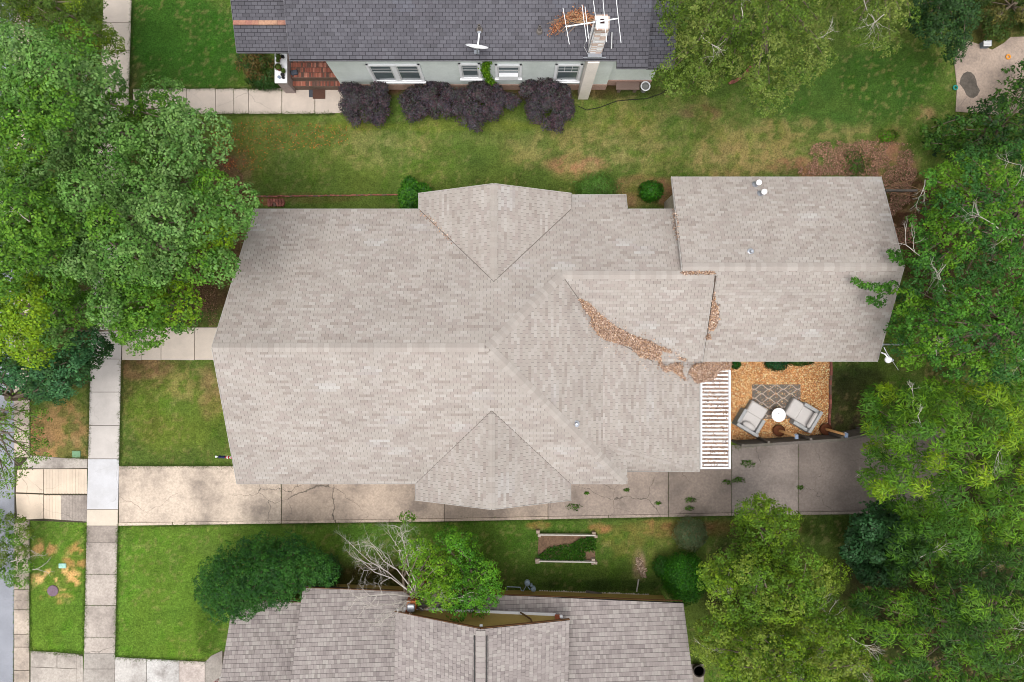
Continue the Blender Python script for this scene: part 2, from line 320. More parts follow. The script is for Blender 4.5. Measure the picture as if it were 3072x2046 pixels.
# driveway apron with its scored bars
ap = base('driveway_apron', [(48, 1374), (264, 1376), (258, 1568), (52, 1560)])
slab(ap, [(90, 1366), (200, 1374), (264, 1376), (264, 1404), (160, 1406), (60, 1404)], C(200, 190, 180))
cre = C(226, 206, 184)
slab(ap, [(52, 1408), (132, 1406), (132, 1480), (48, 1477)], cre, mt=M_concclean); slab(ap, [(48, 1480), (132, 1483), (132, 1556), (52, 1560)], cre, mt=M_concclean)
for k in range(15):
    x0 = 133 + k * 8.6; x1 = x0 + 8.6
    slab(ap, [(x0, 1406), (x1, 1406), (x1, 1482), (x0, 1481)], cre, mt=M_concclean, name='scored_bar')
    slab(ap, [(x0, 1484), (x1, 1485), (x1, 1557 + k * .6), (x0, 1556 + k * .6)], cre if k < 6 else C(176, 164, 154), mt=M_concclean if k < 6 else M_conc, name='scored_bar')
# road and gutter
b = MB(); b.prism([P(-260, -300), P(42, -300), P(46, 1400), P(38, 2400), P(-260, 2400)], -.04, .008); b.build('road', M_asph, kind='structure')
gt = base('gutter', [(42, -60), (88, -60), (92, 1370), (90, 1560), (88, 2100), (40, 2100), (44, 1560)])
for a_, b_ in ((-60, 200), (200, 460), (460, 720), (720, 980), (980, 1180), (1180, 1372), (1560, 1690), (1690, 1768), (1768, 1828), (1828, 1902), (1902, 1940), (1940, 2010), (2010, 2100)):
    slab(gt, [(44, a_), (90, a_), (90, b_), (44, b_)], C(200, 184, 168), top=.045)
# lower drives of the neighbour
ld = base('lower_driveway', [(92, 1951), (250, 1962), (250, 2100), (90, 2100)])
for pts in ([(92, 1951), (172, 1956), (172, 2003), (92, 2000)], [(172, 1956), (232, 1961), (232, 2006), (172, 2003)], [(232, 1961), (250, 1968), (250, 2100), (232, 2100)], [(92, 2000), (232, 2006), (232, 2100), (92, 2100)]): slab(ld, pts, C(186, 176, 166))
ln = base('neighbour_driveway', [(346, 1970), (620, 1984), (680, 1950), (680, 2100), (344, 2100)])
for pts, c_ in (([(346, 1970), (440, 1975), (440, 2100), (344, 2100)], C(206, 200, 194)), ([(440, 1975), (538, 1980), (538, 2100), (440, 2100)], C(212, 208, 204)), ([(538, 1980), (616, 1984), (616, 2100), (538, 2100)], C(206, 192, 184)), ([(616, 1984), (634, 1966), (668, 1950), (668, 2100), (616, 2100)], C(164, 156, 148))): slab(ln, pts, c_)
pd = base('rear_pad', [(2000, 1991), (2112, 1991), (2112, 2100), (2000, 2100)]); slab(pd, [(2000, 1991), (2111, 1991), (2111, 2100), (2000, 2100)], C(172, 162, 150))
# sandy concrete patio, top right
pt = MB(); pp = [(2862, 190), (2872, 150), (2900, 122), (2940, 135), (2975, 150), (3010, 130), (3030, 112), (3140, 108), (3140, 330), (2990, 345), (2866, 335), (2870, 260)]
pt.prism([P(*q) for q in pp], -.05, .03, C(184, 164, 148)); PAVED.append([tuple(P(*q))[:2] for q in pp]); pt.build('rear_patio', M_conc, kind='structure')
st = MB(); r0 = [(2905 + 26 * math.cos(t) + (10 if math.sin(t) > 0 else -2), 255 + 40 * math.sin(t)) for t in np.linspace(0, 6.0, 14)]
st.prism([P(*q) for q in reversed(r0)], .0, .036, C(92, 84, 76)); st.build('oil_stain_pad', mat('dark_stain', C(96, 88, 80), n1=(12, .25), n2=(2, .35)), label='dark round stained patch on the pale rear patio', cat='stained patch')

# ---------------------------------------------------------------- roofs
print('roofs')
class Plane:
    def __init__(s, o, d, p): s.o = Vector(o); s.d = Vector((d[0], d[1])).normalized(); s.p = p
    def z(s, x, y): return s.o.z - s.p * ((x - s.o.x) * s.d.x + (y - s.o.y) * s.d.y)
    def uv(s, x, y): dx, dy = x - s.o.x, y - s.o.y; return (-s.d.y * dx + s.d.x * dy, -(s.d.x * dx + s.d.y * dy))
    def w(s, u, v, h=0):
        n = Vector((s.d.x * s.p, s.d.y * s.p, 1)).normalized()
        return Vector((s.o.x - s.d.y * u - s.d.x * v, s.o.y + s.d.x * u - s.d.y * v, s.o.z + s.p * v)) + n * h
def clip(poly, cp):
    out = poly; n = len(cp)
    for i in range(n):
        ax, ay = cp[i]; bx, by = cp[(i + 1) % n]; ex, ey = bx - ax, by - ay; inp = out; out = []
        if not inp: return []
        for j in range(len(inp)):
            p, q = inp[j], inp[(j + 1) % len(inp)]
            dp = ex * (p[1] - ay) - ey * (p[0] - ax); dq = ex * (q[1] - ay) - ey * (q[0] - ax)
            if dp >= 0: out.append(p)
            if (dp >= 0) != (dq >= 0):
                t = dp / (dp - dq); out.append((p[0] + (q[0] - p[0]) * t, p[1] + (q[1] - p[1]) * t))
    return out
class Roof:
    """collects decks, shingles and caps of one roof; the 300 nearest to the sky become single shingles"""
    def __init__(s, parent, style, deckm, mt): s.deck = MB(); s.field = MB(); s.full = []; s.st = style; s.parent = parent; s.deckm = deckm; s.mt = mt; s.caps = []; s.planes = []; s.hide = []
    def plane(s, pl, polys, drop=.11, tiles=True, thick=True):
        st = s.st; ch, tw = st['ch'], st['tw']
        for poly in polys:
            s.planes.append((pl, poly))
            s.deck.hull([(x, y, pl.z(x, y) - drop) for x, y in poly], [(x, y, pl.z(x, y)) for x, y in poly])
            if not tiles: continue
            cp = [pl.uv(x, y) for x, y in poly]
            ar = sum(cp[i][0] * cp[(i + 1) % len(cp)][1] - cp[(i + 1) % len(cp)][0] * cp[i][1] for i in range(len(cp)))
            if ar < 0: cp.reverse()
            us = [q[0] for q in cp]; vs = [q[1] for q in cp]; gp = st['gap']; gr = st['rowgap']
            for j in range(math.floor(min(vs) / ch), math.ceil(max(vs) / ch)):
                rs = random.Random(j * 7919 + int(pl.o.x * 31) + 5); off = rs.choice((0, .5)) * tw if st['arch'] else (j % 2) * tw * .5 + rs.uniform(-.01, .01)
                umin, umax = min(us), max(us); i0 = math.floor((umin - off) / tw); 
                for i in range(i0, math.ceil((umax - off) / tw) + 1):
                    h = random.Random(i * 92821 + j * 689287 + int(pl.o.y * 17)).random
                    k = h(); u0 = off + i * tw; lift = st['lift'] * (1.0 if not st['arch'] else (1.5 if (i + j) % 2 == 0 or k > .8 else .35))
                    strip = random.Random((i // 3) * 131 + j * 17).random()
                    rect = [(u0 + gp, j * ch + gr), (u0 + tw - gp, j * ch + gr), (u0 + tw - gp, (j + 1) * ch), (u0 + gp, (j + 1) * ch)]
                    q = clip(rect, cp)
                    if len(q) < 3: continue
                    cx = sum(a[0] for a in q) / len(q); cy = sum(a[1] for a in q) / len(q); wc = pl.w(cx, cy)
                    if any(inp2(wc.x, wc.y, hp) for hp in s.hide): continue
                    t = .55 * h() + .45 * strip
                    col = st['pal'][min(len(st['pal']) - 1, int(t * len(st['pal'])))]
                    if not st['arch'] and random.Random((i // 3) * 577 + (j // 3) * 1013 + int(pl.o.x * 7)).random() < .035: col = tuple(c_ * f_ for c_, f_ in zip(col, (1.07, 1.1, 1.13)))
                    full = len(q) == 4 and all(abs(a[0] - r_[0]) < 1e-6 and abs(a[1] - r_[1]) < 1e-6 for a, r_ in zip(sorted(q), sorted(rect)))
                    if full: s.full.append((wc.z, pl, u0 + gp, j * ch + gr, tw - 2 * gp, ch - gr, lift, col))
                    else: s.tile(pl, q, j * ch, ch, lift, col)
    def tile(s, pl, q, v0, ch, lift, col):
        n = len(q); top = [pl.w(a, b_, lift * (1 - .8 * (b_ - v0) / ch) + .003) for a, b_ in q]; bot = [pl.w(a, b_, 0) for a, b_ in q]
        s.field.add(bot + top, [tuple(range(n, 2 * n))] + [(i, (i + 1) % n, n + (i + 1) % n, n + i) for i in range(n)], col)
    def cap(s, p0, p1, sl, wd=.32, ex=.14, cols=None, lift=.022):
        p0, p1 = Vector(p0), Vector(p1); L_ = (p1 - p0).length; s.caps.append((p0, (p1 - p0) / L_, int(L_ / ex), ex, sl, wd, cols, lift))
    def build(s, name='roof', fascia=None):
        ro = s.deck.build(name, s.deckm, s.parent); off = wloc(ro)
        s.full.sort(key=lambda t: -t[0]); memo = {}
        pick = s.full[:300]
        for z, pl, u, v, tw, ch, lift, col in pick:
            key = (round(tw, 4), round(ch, 4), round(lift, 4), col, round(pl.p, 3))
            if key not in memo:
                b_ = MB(); sc = math.sqrt(1 + pl.p ** 2); c_ = ch * sc
                b_.add([(0, 0, 0), (tw, 0, 0), (tw, c_, 0), (0, c_, 0), (0, 0, lift + .003), (tw, 0, lift + .003), (tw, c_, lift * .2 + .003), (0, c_, lift * .2 + .003)],
                       [(4, 5, 6, 7), (0, 1, 5, 4), (1, 2, 6, 5), (2, 3, 7, 6), (3, 0, 4, 7), (3, 2, 1, 0)], col); memo[key] = b_.mesh('shingle', s.mt)
            o = link('shingle', memo[key], ro)
            ex_ = Vector((-pl.d.y, pl.d.x, 0)); up = Vector((-pl.d.x, -pl.d.y, pl.p)).normalized(); nn = ex_.cross(up)
            if nn.z < 0: pass
            m4 = Matrix.Identity(4); m4.col[0].xyz = ex_; m4.col[1].xyz = up; m4.col[2].xyz = nn; m4.col[3].xyz = pl.w(u, v) - off
            if nn.z < 0:
                m4.col[0].xyz = -ex_; m4.col[2].xyz = -nn; m4.col[3].xyz = pl.w(u + tw, v) - off
            o.matrix_local = m4
        for z, pl, u, v, tw, ch, lift, col in s.full[300:]:
            s.tile(pl, [(u, v), (u + tw, v), (u + tw, v + ch), (u, v + ch)], v, ch, lift, col)
        if s.field.f: s.field.build('shingle_field', s.mt, ro, kind='stuff')
        memo = {}
        for p0, d, n, ex, sl, wd, cols, lift in s.caps:
            side = Vector((-d.y, d.x, 0)).normalized(); up = d.cross(side); up = up if up.z > 0 else -up
            for k in range(n):
                col = random.choice(cols or s.st['cap']); key = (sl, wd, ex, col)
                if key not in memo:
                    b_ = MB(); hw = wd / 2; dr = -hw * sl; t = .012; L_ = ex * 1.04
                    b_.add([(0, -hw, dr), (0, 0, 0), (0, hw, dr), (L_, -hw, dr + t), (L_, 0, t), (L_, hw, dr + t), (0, -hw, dr - .03), (0, hw, dr - .03), (L_, -hw, dr - .03), (L_, hw, dr - .03), (L_, 0, -.02), (0, 0, -.02)],
                           [(0, 3, 4, 1), (1, 4, 5, 2), (0, 6, 8, 3), (2, 5, 9, 7), (3, 8, 10, 4), (4, 10, 9, 5), (0, 1, 11, 6), (1, 2, 7, 11)], col); memo[key] = b_.mesh('ridge_cap', s.mt)
                o = link('ridge_cap', memo[key], ro); m4 = Matrix.Identity(4); xx = d; yy = side; zz = xx.cross(yy)
                if zz.z < 0: yy = -yy; zz = -zz
                m4.col[0].xyz = xx; m4.col[1].xyz = yy; m4.col[2].xyz = zz; m4.col[3].xyz = p0 + d * ex * k + zz * lift - off; o.matrix_local = m4
        return ro
def inp2(x, y, poly):
    r = False; n = len(poly)
    for i in range(n):
        x0, y0 = poly[i]; x1, y1 = poly[(i + 1) % n]
        if (y0 > y) != (y1 > y) and x < (x1 - x0) * (y - y0) / (y1 - y0) + x0: r = not r
    return r
def trimline(mb, pts, w_=.018, h_=.12, dz=-.065):
    for a_, b_ in zip(pts, pts[1:]): mb.bar(Vector(a_) + Vector((0, 0, dz)), Vector(b_) + Vector((0, 0, dz)), w_, h_)

# --- main house
house = thing('house', 'long house with pale taupe shingle roof of crossed gables', 'house', (0, 0, 0))
LIGHTP = [C(*c, k=.69) for c in ((170, 158, 152), (177, 166, 161), (182, 172, 166), (186, 177, 171), (190, 181, 176), (180, 168, 163), (195, 187, 182))]
LIGHTP = [(a_ * .975, b_ * .975, c_ * .945) for a_, b_, c_ in LIGHTP]
stl = dict(ch=.108, tw=.272, gap=.0045, rowgap=.0045, lift=.011, arch=False, pal=LIGHTP, cap=[C(182, 172, 164, k=.68), C(188, 179, 171, k=.68), C(193, 184, 176, k=.68), C(185, 175, 167, k=.68)])
rf = Roof(house, stl, M_deck, M_shingle); p = .557
Npl = Plane((0, 5.34, 3.3), (0, 1), p); Spl = Plane((0, -5.78, 3.31), (0, -1), p)
BW = Plane((-3.77, 5, 3.3), (-1, 0), .555); BE = Plane((2.39, 5, 3.3), (1, 0), .555)
CW = Plane((-3.91, -6, 3.3), (-1, 0), .557); CE = Plane((2.37, -6, 3.3), (1, 0), .557)
E1 = Plane((4.71, 0, 3.30), (1, 0), p); E2 = Plane((7.68, 0, 3.0), (1, 0), .2255); FS = Plane((0, -5.33, 3.0), (0, -1), .724)
DS = Plane((0, -.83, 3.45), (0, -1), .42)
rf.hide = [[(-3.3, 5.1), (-.69, 2.5), (1.9, 5.1), (1.9, 5.3), (-3.3, 5.3)]]
rf.plane(Npl, [[(-10.46, 5.34), (-10.81, -.24), (-.853, -.24), (1.91, 2.53), (1.91, 5.34)], [(1.91, 5.34), (1.91, 2.53), (7.6, 2.53), (7.6, 5.34)], [(2.3, 6.0), (2.3, 5.34), (4.67, 5.34), (4.67, 6.0)]])
rf.hide = [[(-3.4, -5.5), (-.77, -2.9), (1.9, -5.5), (1.9, -5.7), (-3.4, -5.7)]]
rf.plane(Spl, [[(-10.81, -.24), (-11.15, -5.78), (4.66, -5.78), (-.853, -.24)]])
rf.hide = [[(3.9, -3.9), (3.9, -.8), (4.7, -1.5), (4.7, -4.4)]]
rf.plane(E1, [[(-.853, -.24), (4.66, -5.78), (4.66, -1.18), (1.91, 2.53)]])
rf.hide = [[(4.2, .29), (6, -.6), (7.4, -.6), (7.4, .29)]]
rf.plane(E2, [[(3.6, .29), (3.6, -4.06), (7.68, -5.33), (7.68, .29)]])
rf.hide = []
rf.plane(FS, [[(3.6, -5.33), (7.68, -5.33), (3.6, -4.06)]])
rf.plane(DS, [[(1.91, 2.53), (3.6, .29), (5.7, -.83), (7.66, -.83), (7.75, 2.53)]])
rf.plane(BW, [[(-.69, 2.26), (-.69, 5.98), (-3.77, 5.99), (-3.77, 5.34)]]); rf.plane(BE, [[(-.69, 2.26), (2.39, 5.34), (2.39, 5.99), (-.69, 5.98)]])
rf.plane(CW, [[(-.77, -2.64), (-3.91, -5.78), (-3.91, -6.45), (-.77, -6.39)]]); rf.plane(CE, [[(-.77, -2.64), (-.77, -6.39), (2.37, -6.45), (2.37, -5.78)]])
BN = Plane((0, 6.68, 3.14), (0, 1), .47); BS = Plane((0, -.813, 3.235), (0, -1), .47)
rf.plane(BN, [[(6.50, 2.836), (14.96, 2.836), (15.05, 6.68), (6.53, 6.68)]])
rf.plane(BS, [[(6.5, 2.836), (6.5, 2.6), (14.96, 2.6), (14.96, 2.836)], [(7.4, 2.6), (7.4, -.813), (14.85, -.813), (14.96, 2.6)]])
rf.cap((-10.8, -.24, 6.4), (-.853, -.24, 6.4), .5, ex=.20); rf.cap((1.91, 2.53, 4.86), (7.74, 2.53, 4.86), .45, ex=.20); rf.cap((6.5, 2.836, 4.95), (14.95, 2.836, 4.95), .45, ex=.20)
rf.cap((1.95, 2.57, 4.86), (-.853, -.24, 6.4), .36, wd=.36, ex=.17); rf.cap((4.6, -5.72, 3.36), (-.853, -.24, 6.4), .36, wd=.36, ex=.17)
rf.cap((-.69, 5.97, 5.01), (-.69, 2.36, 5.01), .5, wd=.26, ex=.20, cols=LIGHTP[2:5]); rf.cap((-.77, -6.38, 5.06), (-.77, -2.74, 5.06), .5, wd=.26, ex=.20, cols=LIGHTP[2:5])
rf.cap((7.6, -5.28, 3.02), (3.7, -4.1, 3.9), .42, wd=.2, ex=.2, cols=LIGHTP[2:5], lift=.014)
roof = rf.build('roof')
def mainz(x, y):
    z = 0
    for pl, poly in rf.planes:
        if inp2(x, y, poly): z = max(z, pl.z(x, y))
    return z
tr = MB()
for pts in ([(-10.46, 5.36, 3.3), (-10.83, -.24, 6.4), (-11.17, -5.78, 3.31)], [(-10.46, 5.36, 3.3), (-3.8, 5.36, 3.3), (-3.79, 6.0, 3.3), (-.69, 6.0, 5.01), (2.41, 6.0, 3.3)], [(2.4, 6.02, 2.93), (4.69, 6.02, 2.93), (4.69, 5.36, 3.3), (6.5, 5.36, 3.3)],
            [(-11.15, -5.8, 3.31), (-3.93, -5.8, 3.31), (-3.93, -6.46, 3.3), (-.77, -6.41, 5.05), (2.39, -6.47, 3.3), (2.39, -5.8, 3.3), (4.68, -5.8, 3.3), (4.68, -5.35, 3.1), (7.7, -5.35, 3.0), (7.7, -.85, 3.0)],
            [(7.68, -.85, 3.45), (7.77, 2.53, 4.86)], [(6.48, 2.59, 4.83), (6.48, 2.836, 4.95), (6.51, 6.70, 3.14), (15.07, 6.70, 3.14), (14.98, 2.836, 4.95), (14.87, -.83, 3.235), (7.7, -.83, 3.235)], [(6.48, 2.58, 4.84), (7.8, 2.58, 4.84)]):
    trimline(tr, pts)
tr.build('fascia', mat('taupe_fascia', C(196, 190, 184)), roof)
b_ = MB(); b_.bar((7.70, -.83, 3.31), (7.80, 2.5, 4.83), .07, .05); b_.build('step_shade', mat('painted_shade', C(84, 72, 64)), roof)  # added dark bar: shade at the step between the roofs, put into colour
vl = [((-3.77, 5.34, 3.3), (-.69, 2.26, 5.01)), ((2.39, 5.34, 3.3), (-.69, 2.26, 5.01)), ((-3.91, -5.78, 3.3), (-.77, -2.64, 5.05)), ((2.37, -5.78, 3.3), (-.77, -2.64, 5.05)), ((1.91, 2.53, 4.86), (3.6, .29, 3.92)), ((3.6, .29, 3.92), (5.7, -.83, 3.45))]
for a_, b2 in vl:
    b_ = MB(); b_.bar(Vector(a_) + Vector((0, 0, .012)), Vector(b2) + Vector((0, 0, .012)), .028, .02); b_.build('valley_flashing', mat('valley_grey', C(112, 102, 96)), roof)
def wallbox(mb, pts, z): mb.prism(pts, 0, z)
wl = MB()
for pts, z in (([(-10.0, 4.95), (-10.6, -5.4), (4.3, -5.4), (4.3, -5.0), (7.2, -5.0), (7.2, 4.95)], 2.95), ([(-3.4, 4.9), (1.95, 4.9), (1.95, 5.6), (-3.4, 5.6)], 3.05), ([(-3.5, -6.05), (1.95, -6.05), (1.95, -5.3), (-3.5, -5.3)], 3.05), ([(6.9, -.4), (14.5, -.4), (14.6, 6.3), (6.9, 6.3)], 2.9), ([(2.3, 4.9), (4.3, 4.9), (4.3, 5.7), (2.3, 5.7)], 2.75)):
    wl.prism(pts, 0, z)
for q in ([(-10.25, 4.9, 2.95), (-10.5, -5.3, 2.95), (-10.4, -.24, 6.1)],): wl.hull([(x + .1, y, z) for x, y, z in q], q)
for (x0, x1, xm, y, zt) in ((-3.4, 1.95, -.69, 5.6, 4.75), (-3.5, 1.95, -.77, -6.05, 4.8)): wl.hull([(x0, y, 2.9), (x1, y, 2.9), (xm, y, zt)], [(x0, y * .98, 2.9), (x1, y * .98, 2.9), (xm, y * .98, zt)])
for x in (6.95, 14.5): wl.hull([(x, -.4, 2.9), (x, 6.3, 2.9), (x, 2.84, 4.75)], [(x + .08, -.4, 2.9), (x + .08, 6.3, 2.9), (x + .08, 2.84, 4.75)])
wl.build('wall', M_tan, house)
# roof vents
def vent(px, py, z0, kind, parent):
    b_ = MB(); q = P(px, py, z0); x, y = q.x, q.y; z = mainz(x, y) if parent is roof else z0
    if kind == 'cap':
        b_.lathe((x, y, z - .05), [(.16, 0), (.11, .1), (.06, .16), (.06, .42)], 14); o = b_.build('vent_pipe', M_metal, parent); b_ = MB(); b_.lathe((x, y, z + .37), [(.10, 0), (.115, .04), (.105, .10), (.02, .12)], 16); b_.build('vent_cap', M_white, parent); return o
    b_.lathe((x, y, z - .05), [(.14, 0), (.13, .08), (.07, .1), (.055, .24), (.04, .25)], 12); o = b_.build('vent_pipe', M_metal if kind == 'grey' else M_dark, parent)
    return o
vent(2268, 553, 3.4, 'cap', roof); vent(2281, 582, 3.5, 'cap', roof); vent(2250, 756, 4.6, 'grey', roof); vent(1726, 1268, 4.2, 'grey', roof)

# --- upper neighbour: dark roof, pale green siding
nh = thing('neighbour_house', 'pale green house with dark charcoal shingle roof and white framed windows', 'house', (0, 0, 0))
DARKP = [C(*c, k=.64) for c in ((99, 97, 103), (104, 102, 109), (109, 107, 114), (114, 112, 119), (106, 103, 110))]
sn = dict(ch=.132, tw=.255, gap=.0085, rowgap=.013, lift=.014, arch=False, pal=DARKP, cap=DARKP)
rn = Roof(nh, sn, M_deckdark, M_shingle_dark)
GN = Plane((0, 11.05, 4.2), (0, -1), .35)
GL = Plane((0, 11.05, 4.16), (0, -1), .35)
rn.plane(GN, [[(-8.72, 17), (-8.72, 11.05), (4.12, 11.05), (4.12, 17)], [(4.12, 17), (4.12, 10.78), (5.35, 10.78), (5.35, 17)]])
GW = Plane((0, 10.78, 3.85), (0, -1), .33); rn.plane(GW, [[(5.35, 16.6), (5.35, 10.83), (6.45, 10.83), (6.45, 16.6)]])
PW = Plane((0, 11.55, 3.75), (0, -1), .33); rn.plane(PW, [[(-10.98, 16), (-10.98, 11.55), (-8.72, 11.55), (-8.72, 16)]])
rn.plane(Plane((0, 23, 4.2), (0, 1), .35), [[(-8.72, 23), (-8.72, 17), (5.35, 17), (5.35, 23)]], tiles=False)
rn.cap((-8.7, 17, 6.28), (5.3, 17, 6.28), .35, ex=.3)
nroof = rn.build('roof')
cf = MB()
for k in range(9):
    x0 = -10.98 + k * .251; cf.box((x0 + .125, 12.53, PW.z(0, 12.53) + .05), (.246, .17, .06), col=random.choice([C(176, 118, 100, k=.65), C(186, 130, 106, k=.65), C(198, 150, 120, k=.65), C(164, 106, 92, k=.65)]))
cf.build('copper_strip', M_copper, nroof)
tr = MB(); trimline(tr, [(-8.74, 11.03, 4.2), (4.14, 11.03, 4.2), (4.14, 10.76, 4.1), (5.37, 10.76, 4.1)], h_=.1); trimline(tr, [(-8.74, 17, 6.28), (-8.74, 11.03, 4.2)], h_=.1); trimline(tr, [(-11, 16, 5.2), (-11, 11.53, 3.75), (-8.74, 11.53, 3.75)], h_=.1)
tr.build('fascia', mat('dark_fascia', C(120, 118, 124)), nroof)
# walls with windows
wl = MB(); wl.prism([(-7.6, 11.45), (4.2, 11.45), (4.2, 22), (-7.6, 22)], .55, 3.95); wl.prism([(4.2, 11.65), (6.2, 11.65), (6.2, 16), (4.2, 16)], .55, 3.6)
sd_ = wl.build('wall', M_siding, nh)
for i in range(15):
    b_ = MB(); z = .62 + i * .2; b_.hull([(-7.62, 11.425, z), (4.22, 11.425, z), (4.22, 11.449, z), (-7.62, 11.449, z)], [(-7.62, 11.44, z + .2), (4.22, 11.44, z + .2), (4.22, 11.449, z + .2), (-7.62, 11.449, z + .2)]); b_.build('siding_board', M_siding, sd_)
    if z < 3.2:
        b_ = MB(); b_.hull([(4.22, 11.625, z), (6.22, 11.625, z), (6.22, 11.649, z), (4.22, 11.649, z)], [(4.22, 11.64, z + .2), (6.22, 11.64, z + .2), (6.22, 11.649, z + .2), (4.22, 11.649, z + .2)]); b_.build('siding_board', M_siding, sd_)
fb = MB(); fb.prism([(-7.6, 11.41), (4.24, 11.41), (4.24, 22), (-7.6, 22)], -.05, .55); fb.prism([(4.2, 11.61), (6.24, 11.61), (6.24, 16), (4.2, 16)], -.05, .55)
fb.build('foundation', mat('painted_brick', C(190, 156, 142, k=.9), n1=(14, .2), n2=(2, .15)), nh)
def window(x0, x1, z0, z1, n=1, bars=0, ac=False):
    y = 11.42; fr = MB(); t = .10
    for a_, b_ in ((x0, x0 + t), (x1 - t, x1)): fr.box(((a_ + b_) / 2, y - .03, (z0 + z1) / 2), (t, .06, z1 - z0))
    for a_, b_ in ((z0, z0 + t), (z1 - t, z1)): fr.box(((x0 + x1) / 2, y - .035, (a_ + b_) / 2), (x1 - x0 - .01, .07, t))
    if n == 2: fr.box(((x0 + x1) / 2, y - .03, (z0 + z1) / 2), (.2, .055, z1 - z0 - .02))
    wd = fr.build('window', M_white, nh)
    si = MB(); si.box(((x0 + x1) / 2, y - .075, z0 + .0), (x1 - x0 + .06, .10, .04)); si.build('sill', M_white, wd)
    spans = [(x0 + t, x1 - t)] if n == 1 else [(x0 + t, (x0 + x1) / 2 - .1), ((x0 + x1) / 2 + .1, x1 - t)]
    for a_, b_ in spans:
        zm = (z0 + z1) / 2 + .12
        for lo, hi, yy in ((z0 + t, zm, y), (zm, z1 - t, y - .012)):
            pa = MB(); pa.box(((a_ + b_) / 2, yy, (lo + hi) / 2), (b_ - a_ - .02, .02, hi - lo - .02)); pa.build('pane', M_glass, wd)
        sa = MB(); sa.box(((a_ + b_) / 2, y - .02, zm), (b_ - a_, .035, .05)); sa.box(((a_ + b_) / 2, y - .02, zm + .3), (b_ - a_, .025, .03)); sa.box((a_ + .03, y - .02, (z0 + z1) / 2), (.05, .03, z1 - z0 - 2 * t)); sa.box((b_ - .03, y - .02, (z0 + z1) / 2), (.05, .03, z1 - z0 - 2 * t))
        for k in range(bars): sa.box((lerp(a_, b_, (k + 1) / (bars + 1)), y - .02, (zm + z1) / 2), (.022, .028, z1 - zm - t))
        sa.build('sash', M_trim, wd)
    if ac:
        q = MB(); q.box(((x0 + x1) / 2, y - .09, z0 + .33), (x1 - x0 - .3, .16, .34)); q.build('window_box', M_white, wd)
window(-6.05, -3.81, 1.07, 2.87, 2); window(-2.22, -1.31, 1.4, 2.96); window(-.705, .41, 1.45, 2.85, ac=True); window(1.79, 2.93, 1.1, 2.88, bars=2)
# chimney: pale panel on the wall, whitewashed brick stack above the roof
ch = MB(); ch.box((3.22, 11.17, 2.03), (.46, .40, 4.06)); chm = ch.build('chimney', mat('chimney_panel', C(236, 226, 216, k=.95), n1=(16, .06), n2=(1, .08)), nh)
k = 0
for lev in range(26):
    z = 4.2 + lev * .085; ins = 0 if lev < 25 else .01
    for side in range(4):
        for j in range(2):
            o_ = (lev % 2) * .06; L_ = .215; 
            if side == 0: c_ = (3.03 + .11 + j * .22, 11.25, z); d_ = (L_, .06, .075)
            elif side == 1: c_ = (3.03 + .11 + j * .22, 11.75, z); d_ = (L_, .06, .075)
            elif side == 2: c_ = (3.01, 11.25 + .14 + j * .22, z); d_ = (.06, L_, .075)
            else: c_ = (3.49, 11.25 + .14 + j * .22, z); d_ = (.06, L_, .075)
            b_ = MB(); b_.box((c_[0] + random.uniform(-.004, .004), c_[1] + random.uniform(-.004, .004), c_[2]), d_, col=random.choice([C(236, 234, 232, k=.95), C(240, 238, 238, k=.95), C(222, 214, 208, k=.95), C(214, 190, 176, k=.95)] if lev < 23 else [C(206, 186, 172), C(190, 158, 142), C(214, 200, 190)])); b_.build('brick', M_brick, chm)
ch = MB(); ch.box((3.25, 11.5, 5.3), (.44, .46, 2.15), col=C(200, 196, 192)); ch.build('flue_core', M_trim, chm)
ch = MB(); ch.box((3.27, 11.53, 6.39), (.17, .15, .03), col=C(60, 34, 30)); ch.build('flue_opening', mat('flue_dark', C(58, 32, 28)), chm)  # flat dark plate standing for the open flue
ch = MB(); ch.box((3.23, 11.15, 4.3), (.54, .16, .12)); ch.box((3.23, 11.10, 4.26), (.9, .02, .03)); ch.build('flashing', M_metal, chm)
def vpipe(px, py, z0):
    q = P(px, py, z0); b_ = MB(); b_.lathe((q.x, q.y, z0 - .2), [(.13, 0), (.1, .12), (.055, .14), (.055, .42), (.04, .42), (.04, .36)], 12, col=C(120, 112, 106)); b_.build('vent_pipe', M_attr, nroof)
    b_ = MB(); b_.lathe((q.x, q.y, z0 + .17), [(.04, 0), (.035, .05)], 10); b_.build('pipe_mouth', M_dark, nroof)
vpipe(1438, 84, 4.75); vpipe(1619, 88, 4.72)
# porch
po = MB(); po.prism([(-9.83, 11.39), (-7.6, 11.39), (-7.6, 14.5), (-9.83, 14.5)], -.05, .46); po.prism([(-9.8, 11.65), (-7.6, 11.65), (-7.6, 14.5), (-9.8, 14.5)], .46, .76)
porch = po.build('porch', mat('porch_mortar', C(120, 100, 88)), nh)
memo = []
for c_ in ((170, 104, 86), (184, 114, 94), (156, 92, 78), (140, 96, 84), (196, 132, 112), (116, 88, 78)):
    b_ = MB(); b_.box((0, 0, 0), (.062, .20, .05), col=C(*c_)); memo.append(b_.mesh('brick', M_brick))
def bricks(x0, x1, y0, y1, z, parent, meshes, dx=.074, dy=.215, flat=True, lim=999):
    y = y0; k = 0
    while y < y1 - .05:
        x = x0
        while x < x1 - .03 and k < lim:
            o = link('brick', random.choice(meshes), parent); o.location = Vector((x + dx / 2, y + dy / 2, z + random.uniform(-.004, .004))) - wloc(parent); x += dx; k += 1
        y += dy
bricks(-9.82, -7.62, 11.40, 11.6, .462, porch, memo); 
for r_ in range(5): bricks(-9.79 + .02 * (r_ % 2), -7.62, 11.67 + r_ * .222, 11.82 + r_ * .222, .762, porch, memo)
